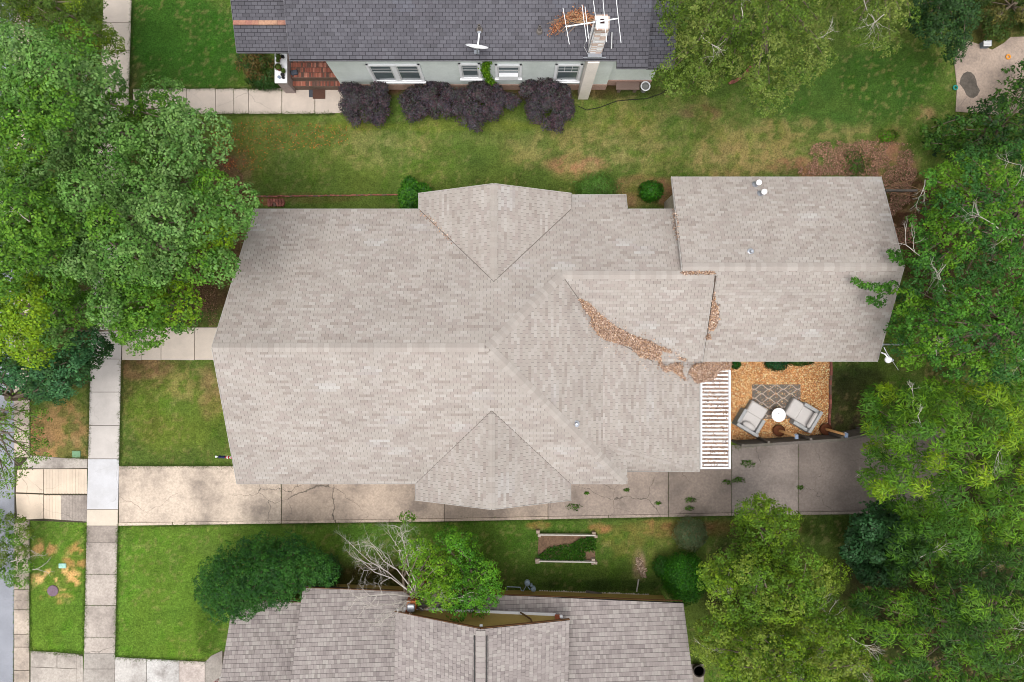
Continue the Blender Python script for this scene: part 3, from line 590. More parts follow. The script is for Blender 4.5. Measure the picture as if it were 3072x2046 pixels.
b_ = MB(); b_.box((-9.62, 11.86, .85), (.3, .2, .12), rz=.2, bev=.03); b_.build('shoe_box', mat('slate_fabric', C(82, 88, 100)), label='dark grey bundle lying on the red brick porch floor', cat='bundle')
# planter wall beside the porch
pl_ = thing('planter_wall', 'white topped masonry planter ledge at the left end of the brick porch', 'planter ledge', (-10.0, 11.8, 0))
b_ = MB(); b_.prism([(-10.25, 11.24), (-9.80, 11.24), (-9.80, 12.7), (-10.25, 12.7)], 0, 1.32); b_.build('wall', mat('mauve_render', C(176, 160, 156)), pl_)
b_ = MB(); b_.prism([(-10.29, 11.2), (-9.76, 11.2), (-9.76, 12.5), (-10.29, 12.5)], 1.32, 1.40); b_.build('ledge_top', M_white, pl_)

# --- lower neighbour, turned slightly
lh = thing('neighbour_house', 'house with greyish pink shingle roof, olive siding and black ridge vents on its gable', 'house', (0, 0, 0))
MIDP = [C(*c, k=.70) for c in ((150, 139, 138), (158, 147, 145), (164, 153, 151), (170, 159, 157), (176, 166, 163), (181, 172, 168), (155, 145, 142))]
MIDP = [(a_ * .965, b_ * .975, c_ * .95) for a_, b_, c_ in MIDP]
sl_ = dict(ch=.158, tw=.118, gap=.0015, rowgap=.010, lift=.010, arch=True, pal=MIDP, cap=MIDP[2:6])
rl = Roof(lh, sl_, M_deckdark, M_shingle)
rot = -.0354; dn = (math.sin(rot), math.cos(rot))            # downslope of the north-facing slopes
def rx(x): return math.tan(rot) * x                      # skew of the eave line
EY = -10.56; MP = Plane((0, EY, 2.7), dn, .34)
def ey(x): return EY + rx(x) * 1.0
rl.hide = [[(-4.4, -11.4), (2.1, -11.6), (2.1, -17), (-4.4, -17)]]
rl.plane(MP, [[(-8.72, ey(-8.72)), (-9.1, -19), (7.55, -19), (7.06, ey(7.06))]])
LP = Plane((0, EY - .85, 2.1), dn, .34); rl.hide = []
rl.plane(LP, [[(-11.9, ey(-11.9) - .85), (-12.3, -19), (-8.95, -19), (-8.6, ey(-8.6) - .85)]])
gy0 = lambda x: -10.93 + (x + 1.19) * -.045
GWp = Plane((-4.65, -12, 3.9), (-1, .02), .35); GEp = Plane((2.27, -12, 3.9), (1, -.02), .35)
rl.plane(GWp, [[(-4.63, gy0(-4.63) + .02), (-4.72, -17), (-1.24, -17), (-1.19, gy0(-1.19))]]); rl.plane(GEp, [[(-1.19, gy0(-1.19)), (-1.24, -17), (2.2, -17), (2.27, gy0(2.27))]])
rl.cap((-1.2, -17, 5.12), (-1.19, -10.95, 5.12), .3, wd=.36, ex=.2)
lroof = rl.build('roof')
for s_ in (-1, 1):
    b_ = MB(); b_.bar((-1.21 + s_ * .235, -17, 5.075), (-1.19 + s_ * .235, -11.2, 5.075), .045, .09); b_.build('ridge_vent', M_dark, lroof)
tr = MB(); trimline(tr, [(-8.74, ey(-8.74) + .02, 2.7), (7.08, ey(7.08) + .02, 2.7)], h_=.1); trimline(tr, [(-11.9, ey(-11.9) - .83, 2.1), (-8.6, ey(-8.6) - .83, 2.1)], h_=.1)
trimline(tr, [(-4.65, gy0(-4.65) + .03, 3.9), (-1.19, gy0(-1.19) + .03, 5.12), (2.29, gy0(2.29) + .03, 3.9)], h_=.12)
tr.build('fascia', mat('brown_fascia', C(112, 78, 48)), lroof)
wl = MB(); wl.prism([(6.85, -11.54), (6.85, -18.5), (-8.4, -18.5), (-8.4, -11.02)], 0, 2.65); wl.prism([(-8.4, -11.75), (-8.4, -18.5), (-11.6, -18.5), (-11.6, -11.6)], 0, 2.0)
lw = wl.build('wall', M_olive, lh)
# gable wall above the skirt roof, board by board
for i in range(18):
    z = 3.0 + i * .115; hw = min(2.95, 3.35 - max(0, (z + .115 - 3.85)) / .35)
    if hw < .15: break
    b_ = MB(); y0 = -11.12; b_.bar((-1.19 - hw, y0 + .13, z + .057), (-1.19 + hw, y0 - .14, z + .057), .03, .105); b_.build('siding_board', M_olive, lw)
b_ = MB(); b_.bar((-4.1, -10.94, 3.06), (1.78, -11.2, 3.06), .09, .08); b_.build('gutter_trim', M_white, lh)
for x, yy in ((-4.2, -10.96), (1.85, -11.23)):
    b_ = MB(); b_.box((x, yy - .02, 3.42), (.2, .16, .62)); b_.build('corner_board', mat('rust_brick', C(168, 92, 60), n1=(20, .2)), lh)
for x, yy, z in ((-4.62, -10.86, 3.45), (-4.3, -10.78, 3.5), (1.98, -11.1, 3.5), (1.98, -11.24, 3.7), (-1.19, -10.98, 4.7)):
    b_ = MB(); b_.box((x, yy, z), (.12, .10, .12), bev=.02); b_.build('eave_light', M_white, lh)
b_ = MB(); b_.tube([(.35, -11.1, 3.1), (.42, -11.06, 3.3), (.75, -11.1, 3.75), (.82, -11.1, 4.3)], .035, col=C(96, 70, 36)); b_.build('downpipe', M_attr, lh)
b_ = MB()
for j in range(14):
    for i in range(2): b_.box((-4.15 + i * .2, -10.62 - .04, .3 + j * .2), (.185, .3, .17), col=random.choice([C(186, 112, 66), C(176, 98, 60), C(196, 124, 76)]))
lc = thing('brick_chimney', 'narrow orange brick chimney with pale metal cap beside the olive gable', 'chimney', (-4.05, -10.66, 0))
for j in range(22):
    for i in range(2):
        q = MB(); q.box((-4.15 + i * .19, -10.66 + random.uniform(-.003, .003), .08 + j * .16), (.183, .36, .145), col=random.choice([C(186, 112, 66), C(176, 98, 60), C(196, 124, 76)])); q.build('brick', M_brick, lc)
q = MB(); q.box((-4.05, -10.7, 3.64), (.30, .30, .12), bev=.03); q.build('metal_cap', M_metal, lc)

# ---------------------------------------------------------------- foliage
print('foliage')
def jit(pal, n, amt=.16):
    pal = np.array(pal); i = RNG.integers(0, len(pal), n); return pal[i] * (1 + RNG.uniform(-amt, amt, (n, 1))) * (1 + RNG.uniform(-.05, .05, (n, 3)))
def leafmesh(pos, nrm, dr, ln, wd, cols, fold=.25, mt=None):
    """one bent leaf per row: base, left, tip, right"""
    n = len(pos); nrm = nrm / (np.linalg.norm(nrm, axis=1, keepdims=True) + 1e-9)
    dr = dr - nrm * (dr * nrm).sum(1, keepdims=True); dr = dr / (np.linalg.norm(dr, axis=1, keepdims=True) + 1e-9)
    sd2 = np.cross(nrm, dr); ln = ln[:, None]; wd = wd[:, None]
    Vt = np.stack([pos, pos + dr * ln * .45 + sd2 * wd * .5 + nrm * wd * fold, pos + dr * ln - nrm * ln * .12, pos + dr * ln * .45 - sd2 * wd * .5 + nrm * wd * fold], 1).reshape(-1, 3)
    i = np.arange(n)[:, None] * 4
    return npmesh('foliage', Vt, (i + np.array([0, 3, 2, 1])), cols, mt or M_leaf)
def unit(n, up=.15):
    v = RNG.normal(size=(n, 3)); v /= np.linalg.norm(v, axis=1, keepdims=True); v[:, 2] = np.abs(v[:, 2]) * (1 - up) + up; return v / np.linalg.norm(v, axis=1, keepdims=True)
def clumpleaves(cen, rad, flat, pal_i, pals, twigs, per, lf, asp, up=.1, spread=.75, drift=None):
    """cen (c,3) rad (c,) -> leaf arrays; every clump has a tone of its own, every twig a rosette"""
    pos, nrm, dr, cols = [], [], [], []
    for c_, r_, pi in zip(cen, rad, pal_i):
        T = max(6, int(twigs * (r_ / .6))); d = unit(T, up * .3); low = RNG.random(T) < .18; d[low, 2] *= -.6
        tip = c_ + d * r_ * np.array([1, 1, flat]) * RNG.uniform(.76, 1.06, (T, 1))
        ax = d * .8 + np.array([0, 0, .7]); ax /= np.linalg.norm(ax, axis=1, keepdims=True)
        tp = jit(pals[pi], T, .14)
        a_ = RNG.uniform(0, 6.283, (T, per)); t1 = np.cross(ax, RNG.normal(size=(T, 3))); t1 /= np.linalg.norm(t1, axis=1, keepdims=True); t2 = np.cross(ax, t1)
        q = t1[:, None] * np.cos(a_)[..., None] + t2[:, None] * np.sin(a_)[..., None]
        if drift is not None: q = q * .55 + np.array(drift)
        pn = ax[:, None] + q * .35 + RNG.normal(size=q.shape) * .22
        pp_ = tip[:, None] + q * lf * RNG.uniform(.0, spread, (T, per, 1)) - ax[:, None] * RNG.uniform(0, lf * .9, (T, per, 1))
        pos.append(pp_.reshape(-1, 3)); nrm.append(pn.reshape(-1, 3)); dr.append((q - ax[:, None] * .25).reshape(-1, 3)); cols.append(np.repeat(tp, per, 0) * (1 + RNG.uniform(-.3, .34, (T * per, 1))))
    pos, nrm, dr, cols = map(np.concatenate, (pos, nrm, dr, cols)); n = len(pos); ln = lf * RNG.uniform(.7, 1.25, n)
    return pos, nrm, dr, ln, ln * asp * RNG.uniform(.8, 1.2, n), np.clip(cols, .004, .8)
def twiggy(mb, p, d, L_, r, depth, nb=3, spread=.9, droop=0, n=3):
    p = Vector(p); d = Vector(d).normalized(); pts = [p]; rs = [r]; k = 3
    for i in range(k):
        d = (d + Vector((random.gauss(0, .16), random.gauss(0, .16), random.gauss(0, .12) - droop))).normalized(); p = p + d * L_ / k; pts.append(p); rs.append(r * (1 - .5 * (i + 1) / k))
    mb.tube(pts, rs, n if depth < 3 else 5)
    if depth <= 0: return
    for j in range(nb):
        q = pts[random.choice((1, 2, 3))] if j else pts[-1]
        dd = (d + Vector((random.gauss(0, spread), random.gauss(0, spread), random.gauss(0, spread * .5)))).normalized()
        twiggy(mb, q, dd, L_ * random.uniform(.5, .8), r * .52, depth - 1, nb, spread, droop, n)
DISKS = []
def darts(poly, dmin, tries=6000, inset=0):
    xs = [q[0] for q in poly]; ys = [q[1] for q in poly]; out = []
    cx = RNG.uniform(max(min(xs), -120), min(max(xs), 3190), tries); cy = RNG.uniform(max(min(ys), -120), min(max(ys), 2160), tries)
    ok = inpoly(cx, cy, poly); dd = edgedist(cx, cy, poly); ok &= dd > inset; cx, cy, dd = cx[ok], cy[ok], dd[ok]; pts = np.zeros((0, 3))
    for x, y, e in zip(cx, cy, dd):
        if len(pts) == 0 or ((pts[:, 0] - x) ** 2 + (pts[:, 1] - y) ** 2).min() > dmin ** 2: pts = np.vstack([pts, (x, y, e)])
    return pts
def tree(name, label, cat, poly, zb, zt, pals, lf=.105, asp=.6, r=.6, dmin=54, twigs=56, per=9, dome=260, group=None, trunk=None, under=True, dead=0, flat=.85, drift=None, keep=1, bark=None, rough=1.7, wts=None, yel=None, sp=.75, extra=()):
    pts = darts(poly, dmin, inset=r * 34)
    if keep < 1: pts = pts[RNG.random(len(pts)) < keep]
    n = len(pts); k = np.clip(pts[:, 2] / dome, 0, 1) ** .6; z = zb + (zt - zb) * k + RNG.normal(0, rough * .5, n)
    z = np.maximum(z, .5); cen = np.stack([(pts[:, 0] - 1536) / F * (H - z), -(pts[:, 1] - 1023) / F * (H - z), z], 1)
    rad = r * RNG.uniform(.7, 1.25, n); pi = RNG.choice(len(pals), n, p=wts)
    if yel:
        pals = list(pals) + [G((146, 172, 62), (158, 180, 68), (128, 158, 56))]; near = np.hypot(pts[:, 0] - yel[0], pts[:, 1] - yel[1]) < yel[2] * RNG.uniform(.5, 1.1, n); pi[near] = len(pals) - 1
        if wts is not None: wts = list(wts) + [0]
    if under:
        u = darts(poly, dmin * 1.3, 3000, inset=r * 45); zu = np.maximum(zb * .75 + (zt - zb) * .35 * np.clip(u[:, 2] / dome, 0, 1), .4)
        cu = np.stack([(u[:, 0] - 1536) / F * (H - zu), -(u[:, 1] - 1023) / F * (H - zu), zu], 1)
        cen = np.vstack([cen, cu]); rad = np.concatenate([rad, r * 1.15 * RNG.uniform(.8, 1.1, len(u))]); pi = np.concatenate([pi, RNG.choice(len(pals), len(u), p=wts)])
    c = cen[:n].mean(0) if trunk is None else np.array(P(trunk[0], trunk[1], 0))
    t = thing(name, label, cat, (c[0], c[1], 0), group); off = np.array([c[0], c[1], 0])
    for ex, ey_, ez, er in extra:
        cen = np.vstack([cen, np.array(P(ex, ey_, ez))[None]]); rad = np.append(rad, er); pi = np.append(pi, 0)
    L_ = clumpleaves(cen - off, rad, flat, pi, pals, twigs, per, lf, asp, drift=drift, spread=sp)
    me = leafmesh(*L_); link('crown', me, t)
    tb = MB(); top = Vector((c[0], c[1], max(1.0, zb * .6))); r0 = .06 + zt * .018
    tb.tube([(c[0], c[1], -.1), (c[0] + .05, c[1], top.z * .5), top], [r0 * 1.3, r0, r0 * .85], 9)
    for q in cen[:n][::max(1, n // 26)]:
        q = Vector(q); m_ = top.lerp(q, .5) + Vector((random.gauss(0, .25), random.gauss(0, .25), .1 - .12 * (q - top).length)); tb.tube([top - Vector((0, 0, .3)), m_, q], [r0 * .4, r0 * .2, .015], 5)
    tb.build('trunk', bark or M_bark, t)
    if dead:
        for _ in range(dead):
            db = MB(); q = Vector(cen[random.randrange(n)]) + Vector((0, 0, r * .35)); a_ = random.uniform(0, 6.28); twiggy(db, q - Vector((0, 0, .3)), (math.cos(a_), math.sin(a_), .12), random.uniform(.35, .75), .018, 3, 3, .5)
            db.build('dead_branch', M_greybark, t)
    return t
def shrub(name, label, cat, px, py, rx_, ry_, h, pal, lf=.07, asp=.55, dens=900, group=None, flowers=None, spiky=0, lump=.18, z0=0, rz=0):
    q = P(px, py, z0 + h * .5); A, B = rx_ / F * (H - h), ry_ / F * (H - h); t = thing(name, label, cat, (q.x, q.y, z0), group)
    if lump > .25 and h > .6:
        m_ = int(14 * A * B / .35) + 8; th = RNG.uniform(0, 6.283, m_); q_ = np.sqrt(RNG.random(m_)) * .9; cz = h * (.35 + .5 * np.sqrt(np.clip(1 - q_ ** 2, 0, 1))) * RNG.uniform(.75, 1.1, m_)
        cen = np.stack([A * q_ * np.cos(th) * (1 + .28 * np.sin(2 * th + px)), B * q_ * np.sin(th) * (1 + .25 * np.cos(3 * th + px)), cz], 1); L_ = clumpleaves(cen, RNG.uniform(.16, .3, m_) * (1 + .2 * h), .9, RNG.integers(0, 2, m_), [pal[:len(pal) // 2 + 1], pal[len(pal) // 2 - 1:]], 75 if h > 1.2 else 60, 7, lf, asp, spread=1.0)
        link('foliage', leafmesh(*L_), t); sb = MB()
        for k in range(7):
            a2 = random.uniform(0, 6.28); sb.tube([(q.x, q.y, z0 - .03), (q.x + A * .3 * math.cos(a2), q.y + B * .3 * math.sin(a2), z0 + h * .5), (q.x + A * .6 * math.cos(a2), q.y + B * .6 * math.sin(a2), z0 + h * .75)], [.02, .014, .005], 4)
        sb.build('stems', M_bark, t); return t
    n = int(dens * A * B * 3.14 * 1.6) + 60; d = unit(n, .02); th = np.arctan2(d[:, 1], d[:, 0])
    rr = 1 + lump * (fbm(d[:, 0] * 2 + px, d[:, 1] * 2 + py, .45, 5, 3) - .5) * 2.2; sh = RNG.uniform(.72, 1.06, (n, 1)); 
    pos = d * np.array([A, B, h * .62]) * rr[:, None] * sh; pos[:, 2] += h * .36; pos[:, 2] = np.maximum(pos[:, 2], .03)
    if spiky: pos *= 1 + spiky * (RNG.random((n, 1)) ** 4)
    a_ = RNG.uniform(0, 6.283, n); dr = np.stack([np.cos(a_), np.sin(a_), RNG.uniform(-.3, .5, n)], 1) + d * .8
    nz = (fbm(pos[:, 0] + px, pos[:, 1] + py, .5, 77, 3) - .5)
    cols = jit(pal, n, .2) * (1 + nz[:, None] * .7); ln = lf * RNG.uniform(.7, 1.3, n)
    link('foliage', leafmesh(pos, d + RNG.normal(0, .35, (n, 3)), dr, ln, ln * asp, np.clip(cols, .004, .8)), t)
    sb = MB()
    for k in range(7):
        a2 = random.uniform(0, 6.28); sb.tube([(q.x, q.y, z0 - .03), (q.x + A * .3 * math.cos(a2), q.y + B * .3 * math.sin(a2), z0 + h * .5), (q.x + A * .6 * math.cos(a2), q.y + B * .6 * math.sin(a2), z0 + h * .75)], [.02, .014, .005], 4)
    sb.build('stems', M_bark, t)
    return t
def G(*a):
    out = []
    for c in a:
        v = np.array(C(*c, k=.55)) * np.array([.92, 1.0, .95]); m = v.mean(); out.append(tuple(np.clip(m + (v - m) * 1.3, .006, .6)))
    return out
MAPLE = [G((116, 152, 84), (130, 164, 96), (100, 138, 72), (142, 174, 108)), G((108, 146, 66), (126, 162, 76), (92, 130, 58)), G((132, 162, 98), (148, 176, 116), (114, 148, 88)), G((140, 168, 62), (156, 184, 70), (120, 154, 58))]
A1 = V([(-60, 70), (60, 52), (150, 72), (215, 82), (262, 150), (282, 230), (330, 245), (345, 200), (375, 182), (410, 200), (435, 250), (470, 238), (462, 292), (520, 262), (545, 290), (490, 330), (470, 372), (400, 400), (300, 380), (200, 400), (100, 380), (-60, 400)])
A2 = V([(-60, 390), (100, 375), (200, 395), (300, 378), (400, 395), (470, 372), (500, 400), (545, 430), (578, 480), (582, 512), (545, 548), (520, 570), (532, 620), (505, 668), (470, 640), (440, 650), (300, 660), (150, 640), (-60, 650)])
A3 = V([(-60, 630), (150, 620), (300, 640), (440, 650), (446, 700), (440, 762), (400, 742), (372, 762), (376, 800), (330, 826), (283, 800), (262, 760), (228, 742), (150, 790), (100, 835), (-60, 838)])
A4 = V([(-60, 815), (100, 822), (180, 775), (232, 765), (266, 800), (218, 845), (205, 870), (150, 925), (90, 925), (40, 892), (-60, 900)])
A0 = V([(-60, -60), (235, -60), (238, 40), (278, 90), (272, 135), (200, 85), (100, 62), (-60, 60)])
tree('maple_tree', 'broad green maple crown spilling over the upper end of the sidewalk', 'tree', A1, 6, 11.5, MAPLE, r=.8, dmin=68, twigs=88, wts=[.42, .27, .29, .02], trunk=(170, 330), dead=3, group='maples along the street')
tree('maple_tree', 'largest maple, its lumpy green crown touching the corner of the taupe roof', 'tree', A2, 6, 11.5, MAPLE, r=.8, dmin=68, twigs=88, wts=[.4, .32, .25, .03], trunk=(190, 640), dead=3, group='maples along the street')
tree('maple_tree', 'maple with yellowing lower left crown above the front path', 'tree', A3, 5, 10.5, [MAPLE[1], MAPLE[3], MAPLE[0]], r=.78, dmin=66, twigs=88, wts=[.5, .1, .4], yel=(60, 1000, 190), trunk=(160, 960), dead=2, group='maples along the street')
tree('maple_tree', 'bluish dark green low crown below the yellowing maple, over the grass verge', 'tree', A4, 4, 7, [G((82, 122, 82), (96, 136, 92), (70, 108, 72)), G((66, 98, 58), (80, 114, 68))], r=.55, dmin=40, trunk=(140, 1180), group='maples along the street')
tree('locust_tree', 'feathery yellow green tree at the top left corner beside the pavement', 'tree', A0, 4, 7, [G((116, 136, 50), (134, 152, 60), (96, 120, 46)), G((98, 120, 60), (112, 132, 72))], lf=.10, asp=.35, r=.5, dmin=36, trunk=(60, 20))
tree('street_tree', 'sparse small leaved tree leaning over the road edge by the apron', 'tree', V([(-40, 905), (60, 912), (112, 965), (105, 1050), (62, 1085), (42, 1150), (-40, 1130)]), 3.5, 5.5, [G((120, 150, 72), (136, 164, 84), (102, 132, 60))], lf=.075, r=.42, dmin=34, twigs=30, per=7, under=False, trunk=(10, 1250))
# fallen branches on the gutter
fp = thing('brush_pile', 'heap of cut leafy branches dumped on the gutter beside the road', 'brush pile', tuple(P(30, 1630)))
pts = darts(V([(-30, 1175), (45, 1190), (62, 1240), (66, 1300), (58, 1350), (30, 1335), (-30, 1320)]), 30, 2000); z = RNG.uniform(.5, 1.3, len(pts)); cen = np.stack([(pts[:, 0] - 1536) / F * (H - z), -(pts[:, 1] - 1023) / F * (H - z), z], 1) - np.array(P(30, 1630))
link('foliage', leafmesh(*clumpleaves(cen, np.full(len(cen), .34), .6, RNG.integers(0, 2, len(cen)), [G((110, 146, 66), (126, 160, 76), (92, 126, 56)), G((126, 142, 72), (110, 126, 62))], 60, 7, .09, .5)), fp)
b_ = MB()
for _ in range(9):
    q = P(random.uniform(-20, 75), random.uniform(1560, 1720), random.uniform(.2, 1.0)); a2 = random.uniform(0, 6.28); twiggy(b_, q, (math.cos(a2), math.sin(a2), 0), random.uniform(.5, 1.1), .022, 2, 3, .5)
b_.build('branches', M_greybark, fp)

OAK = [G((122, 138, 74), (134, 148, 84), (108, 126, 62)), G((100, 122, 56), (114, 134, 64), (88, 108, 50)), G((144, 152, 92), (132, 142, 80))]
tree('oak_tree', 'tall olive green oak hanging over the right end of the dark roof', 'tree', V([(1530, -60), (1890, -60), (1900, 40), (1895, 100), (1935, 152), (1880, 175), (1845, 200), (1800, 240), (1765, 278), (1742, 245), (1722, 205), (1700, 160), (1660, 192), (1620, 212), (1575, 216), (1515, 205), (1500, 170), (1542, 130), (1545, 90), (1515, 50)]), 6, 10, OAK, lf=.085, asp=.5, r=.5, dmin=36, twigs=40, trunk=(2230, -40), dead=4, group='olive oaks along the back')
tree('oak_tree', 'thin olive oak with bare grey twigs above the rear lawn', 'tree', V([(1895, -60), (2110, -60), (2112, 50), (2075, 78), (2050, 112), (2025, 128), (2008, 100), (1970, 92), (1925, 60)]), 6, 9, OAK, lf=.085, asp=.5, r=.46, dmin=36, twigs=30, trunk=(2600, -30), dead=7, keep=.85, group='olive oaks along the back')
DKG = [G((66, 92, 54), (78, 106, 62), (56, 80, 46)), G((52, 80, 42), (64, 92, 50))]
tree('holly_tree', 'dark green round tree at the top edge of the rear lawn', 'tree', V([(2100, -60), (2250, -60), (2242, 80), (2205, 142), (2150, 112), (2085, 70)]), 2.5, 4.5, DKG, lf=.10, r=.5, dmin=40, trunk=(2830, 20))
tree('laurel_bush', 'ragged leafy bushes in the top right corner behind the patio', 'bush', V([(2245, -60), (2420, -60), (2420, 85), (2330, 80), (2300, 96), (2250, 75)]), .8, 2, [G((84, 104, 54), (100, 112, 62), (70, 90, 44)), G((120, 112, 70), (98, 96, 56))], lf=.10, r=.4, dmin=36, trunk=(3000, 40), keep=.8)
RT = [G((86, 128, 58), (100, 144, 66), (72, 112, 50)), G((66, 104, 52), (78, 118, 62)), G((116, 152, 64), (104, 142, 58))]
tree('sycamore_tree', 'tall glossy green tree with pale limbs behind the right end of the house', 'tree', V([(2160, 350), (2230, 340), (2400, 320), (2400, 640), (2300, 650), (2200, 640), (2100, 640), (2080, 602), (2112, 562), (2100, 500), (2122, 440), (2088, 412), (2130, 382)]), 5, 9.5, RT, lf=.10, asp=.6, r=.5, dmin=42, twigs=36, trunk=(2950, 640), dead=9, keep=.93, extra=[(2676, 758, 5.5, .14), (2684, 772, 5.5, .16), (2698, 784, 5.6, .18), (2715, 770, 5.6, .3)], group='tall trees east of the house')
tree('sycamore_tree', 'tall yellow tipped tree just above the bamboo at the right edge', 'tree', V([(2100, 640), (2200, 632), (2300, 645), (2400, 630), (2400, 880), (2300, 892), (2230, 872), (2180, 884), (2120, 842), (2062, 832), (2032, 765), (2060, 705), (2042, 680), (2088, 642)]), 5, 9.5, RT, lf=.10, asp=.6, r=.5, dmin=42, twigs=36, trunk=(2930, 980), dead=5, wts=[.4, .35, .25], keep=.93, extra=[(2566, 842, 5.3, .13), (2582, 852, 5.3, .16), (2602, 856, 5.4, .16), (2630, 862, 5.5, .2), (2655, 870, 5.5, .25), (2610, 900, 5.3, .18), (2640, 905, 5.3, .25), (2680, 860, 5.5, .3)], group='tall trees east of the house')
tree('laurel_bush', 'dark green undergrowth between the stained patio and the tall tree', 'bush', V([(2105, 300), (2150, 270), (2200, 255), (2290, 225), (2330, 150), (2420, 130), (2420, 365), (2150, 375)]), 1.5, 3, [G((56, 86, 40), (68, 100, 48), (46, 72, 36)), G((80, 112, 46), (66, 96, 42))], lf=.13, r=.5, dmin=40, trunk=(2960, 400), twigs=20)
BAM = [G((106, 140, 50), (122, 156, 58), (92, 128, 44)), G((142, 168, 64), (156, 178, 74), (124, 154, 56)), G((80, 116, 44), (92, 128, 50))]
tree('bamboo_grove', 'bright yellow green bamboo leaning over the end of the driveway', 'bamboo', V([(1985, 900), (2060, 882), (2200, 885), (2420, 890), (2420, 1250), (2200, 1262), (2105, 1205), (2030, 1158), (1995, 1120), (1975, 1065), (2012, 1020), (1978, 960)]), 4, 7.5, BAM, lf=.21, asp=.2, r=.5, dmin=56, twigs=42, per=8, trunk=(2850, 1400), dead=5, wts=[.5, .2, .3], drift=(-.2, .08, -.05), sp=1.1, group='bamboo at the lower right')
BAM2 = [G((78, 112, 44), (92, 126, 52), (64, 96, 38)), G((106, 140, 50), (122, 154, 60), (94, 126, 46)), G((58, 88, 38), (68, 100, 44))]
tree('bamboo_grove', 'wide darker bamboo thicket filling the bottom right corner', 'bamboo', V([(2060, 1200), (2130, 1215), (2200, 1250), (2420, 1240), (2420, 1640), (2030, 1640), (1990, 1480), (1955, 1400), (2000, 1350), (2050, 1330)]), 4.5, 7, BAM2, lf=.20, asp=.21, r=.52, dmin=56, twigs=42, per=8, trunk=(2850, 1850), dead=4, wts=[.4, .32, .28], drift=(-.16, .12, -.05), sp=1.1, group='bamboo at the lower right')
tree('magnolia_bush', 'dark glossy bush at the end of the driveway beneath the bamboo', 'bush', V([(1965, 1180), (2010, 1152), (2080, 1162), (2132, 1205), (2105, 1300), (2035, 1352), (1970, 1335), (1940, 1250)]), 2, 3.8, [G((58, 92, 56), (70, 104, 66), (48, 78, 46)), G((84, 116, 80), (64, 96, 56))], lf=.13, r=.45, dmin=34, trunk=(2660, 1640))
PEC = [G((120, 144, 58), (134, 156, 68), (106, 130, 50)), G((136, 150, 76), (146, 158, 84), (124, 140, 66)), G((96, 124, 46), (110, 138, 52))]
tree('elm_tree', 'small bright green tree reaching over the driveway edge', 'tree', V([(1688, 1170), (1740, 1130), (1790, 1150), (1832, 1190), (1842, 1240), (1800, 1292), (1740, 1300), (1690, 1255)]), 3.5, 6.5, [PEC[0], PEC[2]], lf=.10, asp=.5, r=.45, dmin=30, twigs=40, trunk=(2300, 1600), dome=120, group='light green trees in the lower garden')
tree('elm_tree', 'light olive green tree below the driveway, beside the round green shrub', 'tree', V([(1608, 1290), (1700, 1252), (1800, 1285), (1870, 1270), (1952, 1320), (1930, 1380), (1880, 1430), (1780, 1452), (1700, 1445), (1640, 1402), (1610, 1340)]), 4.5, 8, PEC, lf=.10, asp=.55, r=.47, dmin=31, twigs=40, trunk=(2290, 1740), dead=4, dome=160, group='light green trees in the lower garden')
tree('elm_tree', 'light green tree with many pale bare limbs at the bottom edge', 'tree', V([(1588, 1430), (1700, 1442), (1880, 1425), (1950, 1400), (1985, 1480), (2012, 1640), (1700, 1640), (1625, 1540), (1585, 1475)]), 4.5, 7.5, PEC, lf=.10, asp=.55, r=.47, dmin=32, twigs=38, trunk=(2330, 1960), dead=14, keep=.9, dome=160, group='light green trees in the lower garden')
tree('magnolia_tree', 'dense round dark glossy tree at the corner of the greyish pink roof', 'tree', V([(445, 1340), (470, 1288), (530, 1252), (600, 1234), (680, 1236), (745, 1268), (785, 1330), (760, 1348), (700, 1350), (672, 1388), (610, 1395), (560, 1422), (500, 1430), (462, 1400)]), 2.4, 5.2, [G((50, 92, 38), (62, 106, 46), (42, 78, 34)), G((72, 116, 52), (60, 98, 44))], lf=.065, asp=.55, r=.45, dmin=22, twigs=70, per=8, trunk=(790, 1740), dome=110, rough=.12, flat=.75)
tree('crape_myrtle', 'light green tree with bare pale limbs in front of the olive gable', 'tree', V([(912, 1262), (948, 1240), (990, 1245), (1040, 1270), (1060, 1330), (1050, 1400), (1000, 1405), (955, 1375), (935, 1320)]), 4, 6.5, [G((122, 160, 62), (140, 174, 74), (108, 146, 54))], lf=.08, asp=.55, r=.42, dmin=30, twigs=36, trunk=(1240, 1750), dome=110, dead=4)
tree('privet_tree', 'fresh green rounded tree covering part of the lower roof', 'tree', V([(985, 1222), (1030, 1208), (1068, 1215), (1112, 1270), (1152, 1330), (1146, 1382), (1100, 1412), (1040, 1422), (1010, 1400), (1050, 1340), (1040, 1280), (1000, 1250)]), 3.5, 6.5, [G((92, 140, 48), (106, 154, 56), (80, 124, 42)), G((116, 160, 60), (100, 146, 52))], lf=.08, asp=.6, r=.44, dmin=29, twigs=44, trunk=(1430, 1740), dome=120)
